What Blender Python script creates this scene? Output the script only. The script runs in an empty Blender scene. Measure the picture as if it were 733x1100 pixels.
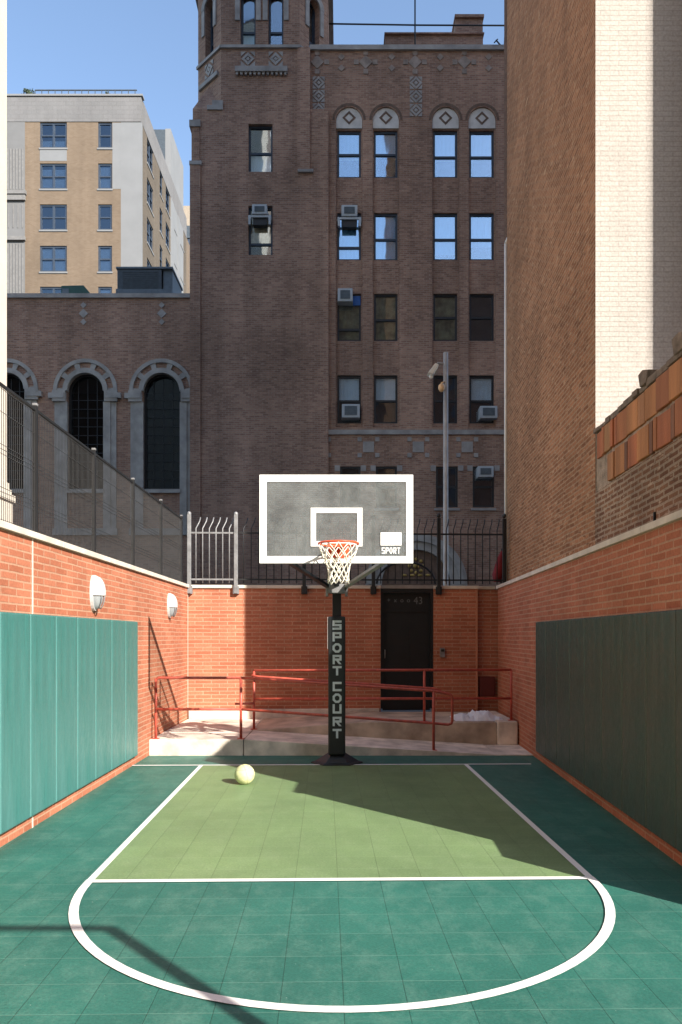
import bpy, bmesh, math, random
from mathutils import Vector, Matrix
random.seed(7)
PI = math.pi
scene = bpy.context.scene
COL = scene.collection

# ------------------------------------------------------------------ measuring
F, CX, HY, EYE = 800.0, 366.5, 684.0, 1.75          # photograph: focal length in px, centre column, horizon row, eye height
def X(px, d): return (px - CX) * d / F
def Z(py, d): return EYE + (HY - py) * d / F
def gp(px, py):
    s = (py - HY) / EYE
    return ((px - CX) / s, F / s)

SUN_RATIO = 0.905
SUN_AZ = math.atan(SUN_RATIO)
SUN_EL = math.radians(30.5)
TO_SUN = Vector((math.sin(SUN_AZ) * math.cos(SUN_EL), -math.cos(SUN_AZ) * math.cos(SUN_EL), math.sin(SUN_EL)))

# ------------------------------------------------------------------ node helpers
def new_mat(name):
    m = bpy.data.materials.new(name)
    m.use_nodes = True
    nt = m.node_tree
    b = nt.nodes.get('Principled BSDF')
    return m, nt, b
def lin(r, g, b):
    f = lambda c: (c / 255 / 12.92) if c / 255 <= 0.04045 else ((c / 255 + 0.055) / 1.055) ** 2.4
    return (f(r), f(g), f(b), 1)
def node(nt, t, **kw):
    n = nt.nodes.new(t)
    for k, v in kw.items(): setattr(n, k, v)
    return n
def math_n(nt, op, a, b=None, c=None):
    n = node(nt, 'ShaderNodeMath', operation=op)
    for i, v in enumerate((a, b, c)):
        if v is None: continue
        if isinstance(v, (int, float)): n.inputs[i].default_value = v
        else: nt.links.new(v, n.inputs[i])
    return n.outputs[0]
def mix_c(nt, fac, a, b, mode='MIX'):
    n = node(nt, 'ShaderNodeMix', data_type='RGBA', blend_type=mode)
    for i, v in ((0, fac), (6, a), (7, b)):
        if isinstance(v, (int, float)): n.inputs[i].default_value = v
        elif isinstance(v, tuple): n.inputs[i].default_value = v
        else: nt.links.new(v, n.inputs[i])
    return n.outputs[2]
def ramp(nt, fac, p0, p1, c0=(0, 0, 0, 1), c1=(1, 1, 1, 1)):
    n = node(nt, 'ShaderNodeValToRGB')
    n.color_ramp.elements[0].position = p0; n.color_ramp.elements[0].color = c0
    n.color_ramp.elements[1].position = p1; n.color_ramp.elements[1].color = c1
    nt.links.new(fac, n.inputs[0])
    return n.outputs[0]
def noise(nt, vec, scale, detail=4, rough=0.55):
    n = node(nt, 'ShaderNodeTexNoise')
    n.inputs['Scale'].default_value = scale; n.inputs['Detail'].default_value = detail; n.inputs['Roughness'].default_value = rough
    if vec is not None: nt.links.new(vec, n.inputs['Vector'])
    return n.outputs['Fac']
def objco(nt):
    return node(nt, 'ShaderNodeTexCoord').outputs['Object']
def scaled(nt, vec, s):
    n = node(nt, 'ShaderNodeMapping'); n.inputs['Scale'].default_value = s
    nt.links.new(vec, n.inputs['Vector']); return n.outputs[0]
def bump(nt, b, h, strength, dist):
    n = node(nt, 'ShaderNodeBump'); n.inputs['Strength'].default_value = strength; n.inputs['Distance'].default_value = dist
    nt.links.new(h, n.inputs['Height']); nt.links.new(n.outputs[0], b.inputs['Normal'])

def plain(name, col, rough=0.6, metal=0.0, var=0.12, nscale=6.0, spec=0.5, bmp=0.0, streak=False):
    m, nt, b = new_mat(name)
    v = objco(nt)
    if streak: v = scaled(nt, v, (1, 1, .12))
    n = noise(nt, v, nscale, 5)
    c0 = tuple(max(0, c * (1 - var)) for c in col[:3]) + (1,)
    c1 = tuple(min(1, c * (1 + var)) for c in col[:3]) + (1,)
    nt.links.new(ramp(nt, n, .3, .7, c0, c1), b.inputs['Base Color'])
    b.inputs['Roughness'].default_value = rough; b.inputs['Metallic'].default_value = metal
    b.inputs['Specular IOR Level'].default_value = spec
    if bmp: bump(nt, b, noise(nt, objco(nt), nscale * 8, 3), .5, bmp)
    return m

def brick(name, c1, c2, mortar, bw=.21, bh=.07, ms=.010, rough=.85, blotch=.25, blotch_scale=.5, bdist=.006, wob_=.011, speck=0.0):
    """running-bond brick: u runs along the wall whichever way it faces, v is height"""
    m, nt, b = new_mat(name)
    sep = node(nt, 'ShaderNodeSeparateXYZ'); nt.links.new(objco(nt), sep.inputs[0])
    nsep = node(nt, 'ShaderNodeSeparateXYZ'); nt.links.new(node(nt, 'ShaderNodeNewGeometry').outputs['True Normal'], nsep.inputs[0])
    ax = math_n(nt, 'ABSOLUTE', nsep.outputs[0]); az = math_n(nt, 'ABSOLUTE', nsep.outputs[2])
    usey = math_n(nt, 'GREATER_THAN', ax, .6)
    top = math_n(nt, 'GREATER_THAN', az, .8)
    u = math_n(nt, 'ADD', math_n(nt, 'MULTIPLY', sep.outputs[1], usey), math_n(nt, 'MULTIPLY', sep.outputs[0], math_n(nt, 'SUBTRACT', 1.0, usey)))
    v = math_n(nt, 'ADD', sep.outputs[2], math_n(nt, 'MULTIPLY', sep.outputs[1], top))
    cb = node(nt, 'ShaderNodeCombineXYZ'); nt.links.new(u, cb.inputs[0]); nt.links.new(v, cb.inputs[1])
    t = node(nt, 'ShaderNodeTexBrick')
    # slightly wavy courses
    wob = node(nt, 'ShaderNodeTexNoise'); wob.inputs['Scale'].default_value = 3.0
    nt.links.new(objco(nt), wob.inputs['Vector'])
    off = node(nt, 'ShaderNodeVectorMath', operation='MULTIPLY_ADD')
    nt.links.new(wob.outputs['Color'], off.inputs[0]); off.inputs[1].default_value = (wob_ * 1.2, wob_, 0); nt.links.new(cb.outputs[0], off.inputs[2])
    nt.links.new(off.outputs[0], t.inputs['Vector'])
    t.inputs['Scale'].default_value = 1; t.inputs['Brick Width'].default_value = bw; t.inputs['Row Height'].default_value = bh
    t.inputs['Mortar Size'].default_value = ms; t.inputs['Mortar Smooth'].default_value = .15; t.inputs['Bias'].default_value = 0
    t.inputs['Color1'].default_value = c1; t.inputs['Color2'].default_value = c2; t.inputs['Mortar'].default_value = mortar
    col = t.outputs['Color']
    nz = noise(nt, objco(nt), blotch_scale, 6, .6)
    dk = ramp(nt, nz, .32, .7, (1 - blotch,) * 3 + (1,), (1 + blotch * .4,) * 3 + (1,))
    col = mix_c(nt, 1.0, col, dk, 'MULTIPLY')
    fine = noise(nt, objco(nt), 40, 3)
    col = mix_c(nt, 1.0, col, ramp(nt, fine, .25, .75, (.82, .82, .82, 1), (1.14, 1.14, 1.14, 1)), 'MULTIPLY')
    # damp / soot runs
    st = noise(nt, scaled(nt, objco(nt), (1.1, 1.1, .10)), 1.3, 5)
    col = mix_c(nt, 1.0, col, ramp(nt, st, .35, .65, (1 - blotch * .6,) * 3 + (1,), (1, 1, 1, 1)), 'MULTIPLY')
    if speck:
        sp = noise(nt, scaled(nt, cb.outputs[0], (4.5, 15, 1)), 1.0, 3, .6)
        col = mix_c(nt, math_n(nt, 'MULTIPLY', ramp(nt, sp, .60, .66), speck), col, tuple(min(.62, c_ * 1.25) for c_ in mortar[:3]) + (1,))
        sp2 = noise(nt, scaled(nt, cb.outputs[0], (5.0, 17, 1)), 1.3, 3, .6)
        col = mix_c(nt, math_n(nt, 'MULTIPLY', ramp(nt, sp2, .60, .68), speck), col, tuple(c_ * .45 for c_ in c2[:3]) + (1,))
    nt.links.new(col, b.inputs['Base Color'])
    b.inputs['Roughness'].default_value = rough; b.inputs['Specular IOR Level'].default_value = .25
    h = math_n(nt, 'ADD', math_n(nt, 'MULTIPLY', t.outputs['Fac'], -1.0), math_n(nt, 'MULTIPLY', fine, .5))
    bump(nt, b, h, .7, bdist)
    return m

# ------------------------------------------------------------------ mesh helpers
class MB:
    def __init__(self): self.v = []; self.f = []; self.smooth = []
    def add(self, vs, fs, sm=False):
        o = len(self.v); self.v += [tuple(p) for p in vs]
        for f in fs: self.f.append([i + o for i in f]); self.smooth.append(sm)
    def box(self, x0, x1, y0, y1, z0, z1):
        vs = [(x, y, z) for z in (z0, z1) for y in (y0, y1) for x in (x0, x1)]
        self.add(vs, [(0, 2, 3, 1), (4, 5, 7, 6), (0, 1, 5, 4), (2, 6, 7, 3), (0, 4, 6, 2), (1, 3, 7, 5)])
        return self
    def prism(self, poly, z0, z1):
        """polygon in xy (counter-clockwise seen from above), extruded in z"""
        n = len(poly); vs = [(x, y, z0) for x, y in poly] + [(x, y, z1) for x, y in poly]
        fs = [tuple(reversed(range(n))), tuple(range(n, 2 * n))] + [(i, (i + 1) % n, n + (i + 1) % n, n + i) for i in range(n)]
        self.add(vs, fs); return self
    def extrude(self, pts, vec):
        """planar loop of 3-D points extruded along vec"""
        n = len(pts); vec = Vector(vec)
        vs = [Vector(p) for p in pts] + [Vector(p) + vec for p in pts]
        fs = [tuple(reversed(range(n))), tuple(range(n, 2 * n))] + [(i, (i + 1) % n, n + (i + 1) % n, n + i) for i in range(n)]
        self.add(vs, fs); return self
    def tube(self, pts, r, n=8, close=False, r2=None):
        pts = [Vector(p) for p in pts]; k = len(pts); rings = []
        prev = None
        for i, p in enumerate(pts):
            if close: t = pts[(i + 1) % k] - pts[i - 1]
            else: t = pts[min(i + 1, k - 1)] - pts[max(i - 1, 0)]
            t.normalize()
            if prev is None:
                a = Vector((0, 0, 1)) if abs(t.z) < .9 else Vector((1, 0, 0))
                u = t.cross(a).normalized()
            else:
                u = (prev - t * prev.dot(t)).normalized()
            prev = u; w = t.cross(u)
            rr = r if r2 is None else r + (r2 - r) * i / (k - 1)
            rings.append([p + (u * math.cos(2 * PI * j / n) + w * math.sin(2 * PI * j / n)) * rr for j in range(n)])
        vs = [q for ring in rings for q in ring]; fs = []
        for i in range(k if close else k - 1):
            a = i * n; b = ((i + 1) % k) * n
            for j in range(n): fs.append((a + j, a + (j + 1) % n, b + (j + 1) % n, b + j))
        o = len(self.v)
        self.add(vs, fs, True)
        if not close:
            self.f.append([o + j for j in reversed(range(n))]); self.smooth.append(False)
            self.f.append([o + (k - 1) * n + j for j in range(n)]); self.smooth.append(False)
        return self
    def bar(self, p, q, wx, wy=None):
        """square bar between two points"""
        p, q = Vector(p), Vector(q); wy = wy or wx
        t = (q - p).normalized(); a = Vector((0, 0, 1)) if abs(t.z) < .9 else Vector((0, 1, 0))
        u = t.cross(a).normalized(); w = t.cross(u)
        vs = [c + u * sx * wx / 2 + w * sy * wy / 2 for c in (p, q) for sx, sy in ((-1, -1), (1, -1), (1, 1), (-1, 1))]
        self.add(vs, [(3, 2, 1, 0), (4, 5, 6, 7), (0, 1, 5, 4), (1, 2, 6, 5), (2, 3, 7, 6), (3, 0, 4, 7)]); return self
    def ellipsoid(self, c, rx, ry, rz, nu=20, nv=12, v0=0.0, v1=1.0):
        vs = []; fs = []
        for i in range(nv + 1):
            th = PI * (v0 + (v1 - v0) * i / nv)
            for j in range(nu):
                ph = 2 * PI * j / nu
                vs.append((c[0] + rx * math.sin(th) * math.cos(ph), c[1] + ry * math.sin(th) * math.sin(ph), c[2] + rz * math.cos(th)))
        for i in range(nv):
            for j in range(nu):
                fs.append((i * nu + j, (i + 1) * nu + j, (i + 1) * nu + (j + 1) % nu, i * nu + (j + 1) % nu))
        self.add(vs, fs, True); return self
    def build(self, name, mat, parent=None, base=None, bevel=0.0, seg=2):
        base = Vector(base) if base is not None else (Vector(parent['_base']) if parent is not None else Vector((0, 0, 0)))
        me = bpy.data.meshes.new(name)
        me.from_pydata([tuple(Vector(p) - base) for p in self.v], [], self.f)
        me.polygons.foreach_set('use_smooth', self.smooth)
        if bevel:
            bm = bmesh.new(); bm.from_mesh(me)
            bmesh.ops.remove_doubles(bm, verts=bm.verts, dist=1e-5)
            ed = [e for e in bm.edges if len(e.link_faces) == 2 and e.calc_face_angle(0) > .5]
            bmesh.ops.bevel(bm, geom=ed, offset=bevel, segments=seg, affect='EDGES', profile=.6, clamp_overlap=True)
            bm.to_mesh(me); bm.free()
        bm = bmesh.new(); bm.from_mesh(me); bmesh.ops.recalc_face_normals(bm, faces=bm.faces); bm.to_mesh(me); bm.free()
        me.update(); me.materials.append(mat)
        o = bpy.data.objects.new(name, me); COL.objects.link(o)
        o['_base'] = tuple(base)
        if parent is not None: o.parent = parent; o.location = base - Vector(parent['_base'])
        else: o.location = base
        return o

class Plane:
    """a vertical wall plane: u along it, z up, w into the wall"""
    def __init__(self, o, u): self.o = Vector((o[0], o[1])); self.u = Vector(u).normalized(); self.n = Vector((-self.u.y, self.u.x))
    def p(self, u, z, w=0.0):
        q = self.o + self.u * u + self.n * w
        return (q.x, q.y, z)
    def box(self, mb, u0, u1, w0, w1, z0, z1):
        vs = [self.p(u, z, w) for z in (z0, z1) for w in (w0, w1) for u in (u0, u1)]
        mb.add(vs, [(0, 2, 3, 1), (4, 5, 7, 6), (0, 1, 5, 4), (2, 6, 7, 3), (0, 4, 6, 2), (1, 3, 7, 5)])
    def wall(self, mb, u0, u1, z0, z1, holes, depth, w=0.0, back=False):
        us = sorted({u0, u1} | {h[i] for h in holes for i in (0, 1)}); zs = sorted({z0, z1} | {h[i] for h in holes for i in (2, 3)})
        us = [u for u in us if u0 <= u <= u1]; zs = [z for z in zs if z0 <= z <= z1]
        for i in range(len(us) - 1):
            for j in range(len(zs) - 1):
                cu, cz = (us[i] + us[i + 1]) / 2, (zs[j] + zs[j + 1]) / 2
                if any(h[0] < cu < h[1] and h[2] < cz < h[3] for h in holes): continue
                mb.add([self.p(us[i], zs[j], w), self.p(us[i + 1], zs[j], w), self.p(us[i + 1], zs[j + 1], w), self.p(us[i], zs[j + 1], w)], [(0, 1, 2, 3)])
        for h in holes:
            a, b, c, d = h[:4]
            arch = len(h) > 4
            for (p, q) in (((a, c), (a, d)), ((b, d), (b, c)), ((b, c), (a, c))) + (() if arch else (((a, d), (b, d)),)):
                mb.add([self.p(p[0], p[1], w), self.p(q[0], q[1], w), self.p(q[0], q[1], w + depth), self.p(p[0], p[1], w + depth)], [(0, 1, 2, 3)])
            if arch:                                     # d is the crown; the springing is a half width below
                r = (b - a) / 2; cu = (a + b) / 2; cz = d - r; n = 14
                arc = [(cu - r * math.cos(PI * k / n), cz + r * math.sin(PI * k / n)) for k in range(n + 1)]
                for k in range(n):
                    p, q = arc[k], arc[k + 1]
                    mb.add([self.p(p[0], p[1], w), self.p(q[0], q[1], w), self.p(q[0], d, w), self.p(p[0], d, w)], [(0, 1, 2, 3)])
                    mb.add([self.p(p[0], p[1], w), self.p(q[0], q[1], w), self.p(q[0], q[1], w + depth), self.p(p[0], p[1], w + depth)], [(0, 1, 2, 3)])
    def ring(self, mb, cu, cz, r0, r1, w0, w1, a0=0, a1=PI, n=16):
        """part of a flat arch ring, given depth from w0 to w1"""
        for k in range(n):
            t0 = a0 + (a1 - a0) * k / n; t1 = a0 + (a1 - a0) * (k + 1) / n
            pts = [(cu + r * math.cos(t), cz + r * math.sin(t)) for t in (t0, t1) for r in (r0, r1)]
            vs = [self.p(u, z, w) for w in (w0, w1) for (u, z) in (pts[0], pts[1], pts[3], pts[2])]
            mb.add(vs, [(0, 1, 2, 3), (7, 6, 5, 4), (1, 5, 6, 2), (0, 3, 7, 4)] + ([(0, 4, 5, 1)] if k == 0 else []) + ([(2, 6, 7, 3)] if k == n - 1 else []))
    def disc(self, mb, cu, cz, r, w, a0=0, a1=PI, n=18):
        mb.add([self.p(cu + r * math.cos(a0 + (a1 - a0) * k / n), cz + r * math.sin(a0 + (a1 - a0) * k / n), w) for k in range(n + 1)], [tuple(range(n + 1))])
    def diamond(self, mb, cu, cz, r, w0, w1, hole=0.0):
        for k in range(4):
            t0, t1 = k * PI / 2, (k + 1) * PI / 2
            pts = [(cu + q * math.cos(t), cz + q * math.sin(t)) for t in (t0, t1) for q in (hole * r, r)]
            vs = [self.p(u, z, w) for w in (w0, w1) for (u, z) in (pts[0], pts[1], pts[3], pts[2])]
            mb.add(vs, [(0, 1, 2, 3), (7, 6, 5, 4), (1, 5, 6, 2), (0, 3, 7, 4)])

def tag(o, label=None, cat=None, group=None, kind=None):
    for k, v in (('label', label), ('category', cat), ('group', group), ('kind', kind)):
        if v: o[k] = v
    return o
def thing(name, label, cat, loc=(0, 0, 0), group=None):
    o = bpy.data.objects.new(name, None); COL.objects.link(o)
    o.location = loc; o['_base'] = tuple(loc); o.empty_display_size = .2
    return tag(o, label, cat, group)
def copy_tree(o, parent=None):
    c = o.copy(); COL.objects.link(c); c.parent = parent
    for ch in list(o.children): copy_tree(ch, c)
    return c
def copy_to(o, loc, label):
    c = copy_tree(o); c.location = loc; c['label'] = label
    return c
def text_mesh(s, size, mat_n=None, extrude=.002, offset=0.0, squash=1.0):
    """letters as a mesh lying in xz, facing -y, centred on the origin"""
    cu = bpy.data.curves.new('letters', 'FONT'); cu.body = s; cu.size = size; cu.align_x = 'CENTER'; cu.align_y = 'CENTER'
    cu.extrude = extrude; cu.offset = offset; cu.resolution_u = 4
    o = bpy.data.objects.new('letters', cu); COL.objects.link(o)
    dg = bpy.context.evaluated_depsgraph_get(); dg.update()
    me = bpy.data.meshes.new_from_object(o.evaluated_get(dg))
    vs = [(v.co.x * squash, -v.co.z, v.co.y) for v in me.vertices]; fs = [tuple(p.vertices) for p in me.polygons]
    bpy.data.objects.remove(o); bpy.data.curves.remove(cu); bpy.data.meshes.remove(me)
    return vs, fs
def add_text(mb, s, size, c, offset=.0, squash=1.0, extrude=.002):
    vs, fs = text_mesh(s, size, extrude=extrude, offset=offset, squash=squash)
    mb.add([(x + c[0], y + c[1], z + c[2]) for x, y, z in vs], fs)

# ------------------------------------------------------------------ materials
M = {}
M['court_brick'] = brick('court_brick', (.54, .200, .116, 1), (.42, .140, .077, 1), (.53, .295, .195, 1), .30, .068, .009, blotch=.20, blotch_scale=1.1)
M['church_brick'] = brick('church_brick', (.54, .325, .235, 1), (.34, .192, .145, 1), (.45, .35, .28, 1), .22, .075, .009, blotch=.42, blotch_scale=.22, bdist=.01, wob_=.02, speck=.28)
M['old_brick'] = brick('old_brick', (.48, .225, .115, 1), (.27, .115, .055, 1), (.44, .29, .18, 1), .21, .060, .010, blotch=.22, blotch_scale=.8, bdist=.028, wob_=.03, speck=.7)
M['dark_brick'] = brick('dark_brick', (.20, .10, .065, 1), (.12, .06, .04, 1), (.18, .13, .10, 1), .21, .072, .012)
M['white_brick'] = brick('white_brick', (.50, .46, .42, 1), (.47, .43, .39, 1), (.415, .375, .34, 1), .21, .058, .005, blotch=.10, blotch_scale=.6, bdist=.008)
M['tan_brick'] = brick('tan_brick', (.225, .168, .118, 1), (.19, .138, .094, 1), (.225, .185, .145, 1), .22, .08, .008, blotch=.18, blotch_scale=.15)
M['grey_block'] = brick('grey_block', (.205, .20, .20, 1), (.19, .187, .187, 1), (.175, .172, .17, 1), .6, .3, .012, blotch=.15, blotch_scale=.2)
M['stone'] = plain('stone', (.33, .31, .30, 1), .85, var=.25, nscale=2.2, bmp=.01)
M['blue_stone'] = plain('blue_stone', (.34, .325, .31, 1), .85, var=.25, nscale=2.2, bmp=.01)
M['pale_stone'] = plain('pale_stone', (.58, .53, .47, 1), .85, var=.12, nscale=3, bmp=.008)
M['coping'] = plain('coping', (.62, .55, .47, 1), .8, var=.15, nscale=4, bmp=.004)
M['concrete'] = plain('concrete', (.64, .56, .475, 1), .9, var=.34, nscale=3.2, bmp=.006)
M['asphalt'] = plain('asphalt', (.06, .06, .06, 1), .95, var=.3, nscale=2, bmp=.01)
M['stucco'] = plain('stucco', (.60, .54, .46, 1), .85, var=.06, nscale=2, bmp=.006)
M['white_paint'] = plain('white_paint', (.80, .80, .78, 1), .5, var=.03, nscale=5)
M['white_metal'] = plain('white_metal', (.78, .78, .76, 1), .35, var=.03)
M['lamp_white'] = plain('lamp_white', (.50, .50, .49, 1), .35, var=.08)
M['black_metal'] = plain('black_metal', (.010, .011, .013, 1), .45, var=.2)
M['fence_black'] = plain('fence_black', (.012, .012, .013, 1), .5, var=.2)
M['fence_mesh'] = plain('fence_mesh', (.045, .045, .046, 1), .45, var=.2)
M['galv'] = plain('galv', (.22, .22, .225, 1), .5, metal=.2, var=.25, nscale=9)
M['grey_pole'] = plain('grey_pole', (.42, .41, .40, 1), .5, metal=.1, var=.2, nscale=5)
M['red_rail'] = plain('red_rail', (.46, .085, .055, 1), .45, var=.25, nscale=14)
M['maroon'] = plain('maroon', (.10, .016, .014, 1), .6, var=.2)
M['red_cloth'] = plain('red_cloth', (.22, .012, .016, 1), .8, var=.25)
M['faint'] = plain('faint_mark', (.42, .43, .42, 1), .6)
M['orange'] = plain('orange', (.75, .085, .025, 1), .4, var=.08)
M['net'] = plain('net', (.74, .70, .60, 1), .9, var=.1, nscale=30)
M['pad_vinyl'] = plain('pad_vinyl', (.013, .016, .019, 1), .5, var=.15)
M['letter'] = plain('letter', (.60, .66, .70, 1), .6, var=.12, nscale=20)
M['ball'] = plain('ball', (.62, .61, .33, 1), .6, var=.20, nscale=22, bmp=.002)
M['ball_seam'] = plain('ball_seam', (.40, .38, .20, 1), .6)
M['snow'] = plain('snow', (.78, .80, .83, 1), .8, var=.06, bmp=.02)
M['window_black'] = plain('window_black', (.020, .021, .024, 1), .5, var=.15)
M['window_blue'] = plain('window_blue', (.035, .050, .075, 1), .5, var=.15)
M['blind'] = plain('blind', (.72, .82, .88, 1), .8, var=.06, nscale=3)
M['reflected_sky_blind'] = plain('reflected_sky_blind', (.42, .72, .90, 1), .7, var=.12, nscale=1.2)  # sky reflected in the panes is put into this blue blind colour
M['blind_cream'] = plain('blind_cream', (.68, .55, .38, 1), .8, var=.3, nscale=5)
M['room'] = plain('room', (.030, .030, .032, 1), .9, var=.4, nscale=2)
M['yellow_reflection'] = plain('yellow_reflection', (.22, .20, .11, 1), .9, var=.5, nscale=3)  # yellowish building reflections painted on a sheet behind the panes
M['ac_case'] = plain('ac_case', (.42, .46, .50, 1), .5, var=.08)
M['ac_grille'] = plain('ac_grille', (.10, .13, .16, 1), .6, var=.2)
M['blue_panel'] = plain('blue_panel', (.02, .12, .42, 1), .6)
M['gold'] = plain('gold', (.40, .27, .08, 1), .4, metal=.5, var=.3)
M['brown_panel'] = plain('brown_panel', (.14, .09, .065, 1), .8, var=.3)
M['green_metal'] = plain('green_metal', (.03, .09, .075, 1), .6)
M['hvac'] = plain('hvac', (.055, .070, .085, 1), .55, var=.2)
M['hvac_light'] = plain('hvac_light', (.12, .15, .18, 1), .5, var=.15)
M['grey_panel'] = plain('grey_panel', (.16, .16, .16, 1), .8, var=.08, nscale=1)
M['light_panel'] = plain('light_panel', (.20, .205, .21, 1), .8, var=.06, nscale=.8)
M['bush'] = plain('bush', (.035, .055, .030, 1), .9, var=.4, nscale=12)
M['lens'] = plain('lens', (.26, .28, .29, 1), .15, var=.1)
M['lamp_warm'] = plain('lamp_warm', (.75, .50, .28, 1), .4)

def glass_pane(name, tint, refl):
    m, nt, b = new_mat(name)
    out = nt.nodes['Material Output']
    tr = node(nt, 'ShaderNodeBsdfTransparent'); tr.inputs[0].default_value = tint
    gl = node(nt, 'ShaderNodeBsdfGlossy'); gl.inputs['Roughness'].default_value = .03; gl.inputs['Color'].default_value = (.80, .91, 1, 1)
    n = node(nt, 'ShaderNodeBump'); n.inputs['Strength'].default_value = .12; n.inputs['Distance'].default_value = .05
    nt.links.new(noise(nt, objco(nt), .9, 2), n.inputs['Height']); nt.links.new(n.outputs[0], gl.inputs['Normal'])
    mx = node(nt, 'ShaderNodeMixShader'); mx.inputs[0].default_value = refl
    nt.links.new(tr.outputs[0], mx.inputs[1]); nt.links.new(gl.outputs[0], mx.inputs[2])
    nt.links.new(mx.outputs[0], out.inputs['Surface'])
    return m
M['glass'] = glass_pane('glass', (.93, .96, .98, 1), .16)
M['sky_glass'] = glass_pane('sky_glass', (.80, .90, .97, 1), .27)
M['blue_glass'] = glass_pane('blue_glass', (.45, .50, .56, 1), .12)
M['dark_glass'] = glass_pane('dark_glass', (.22, .25, .28, 1), .06)

def m_backboard_glass():
    m, nt, b = new_mat('backboard_glass')
    out = nt.nodes['Material Output']
    tr = node(nt, 'ShaderNodeBsdfTransparent'); tr.inputs[0].default_value = (.93, .96, .96, 1)
    n1 = noise(nt, objco(nt), 2.2, 8, .65)
    n2 = noise(nt, scaled(nt, objco(nt), (1, 1, 1.5)), 9, 5, .7)
    dust = math_n(nt, 'ADD', math_n(nt, 'MULTIPLY', n1, .42), math_n(nt, 'MULTIPLY', n2, .22))
    fac = ramp(nt, dust, .22, .44, (.05, .05, .05, 1), (.145, .145, .145, 1))
    df = node(nt, 'ShaderNodeBsdfDiffuse'); df.inputs['Color'].default_value = (.74, .77, .76, 1)
    mx = node(nt, 'ShaderNodeMixShader'); nt.links.new(fac, mx.inputs[0]); nt.links.new(tr.outputs[0], mx.inputs[1]); nt.links.new(df.outputs[0], mx.inputs[2])
    gl = node(nt, 'ShaderNodeBsdfGlossy'); gl.inputs['Roughness'].default_value = .08
    m2 = node(nt, 'ShaderNodeMixShader'); m2.inputs[0].default_value = .04
    nt.links.new(mx.outputs[0], m2.inputs[1]); nt.links.new(gl.outputs[0], m2.inputs[2])
    nt.links.new(m2.outputs[0], out.inputs['Surface'])
    return m
M['board_glass'] = m_backboard_glass()

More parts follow.
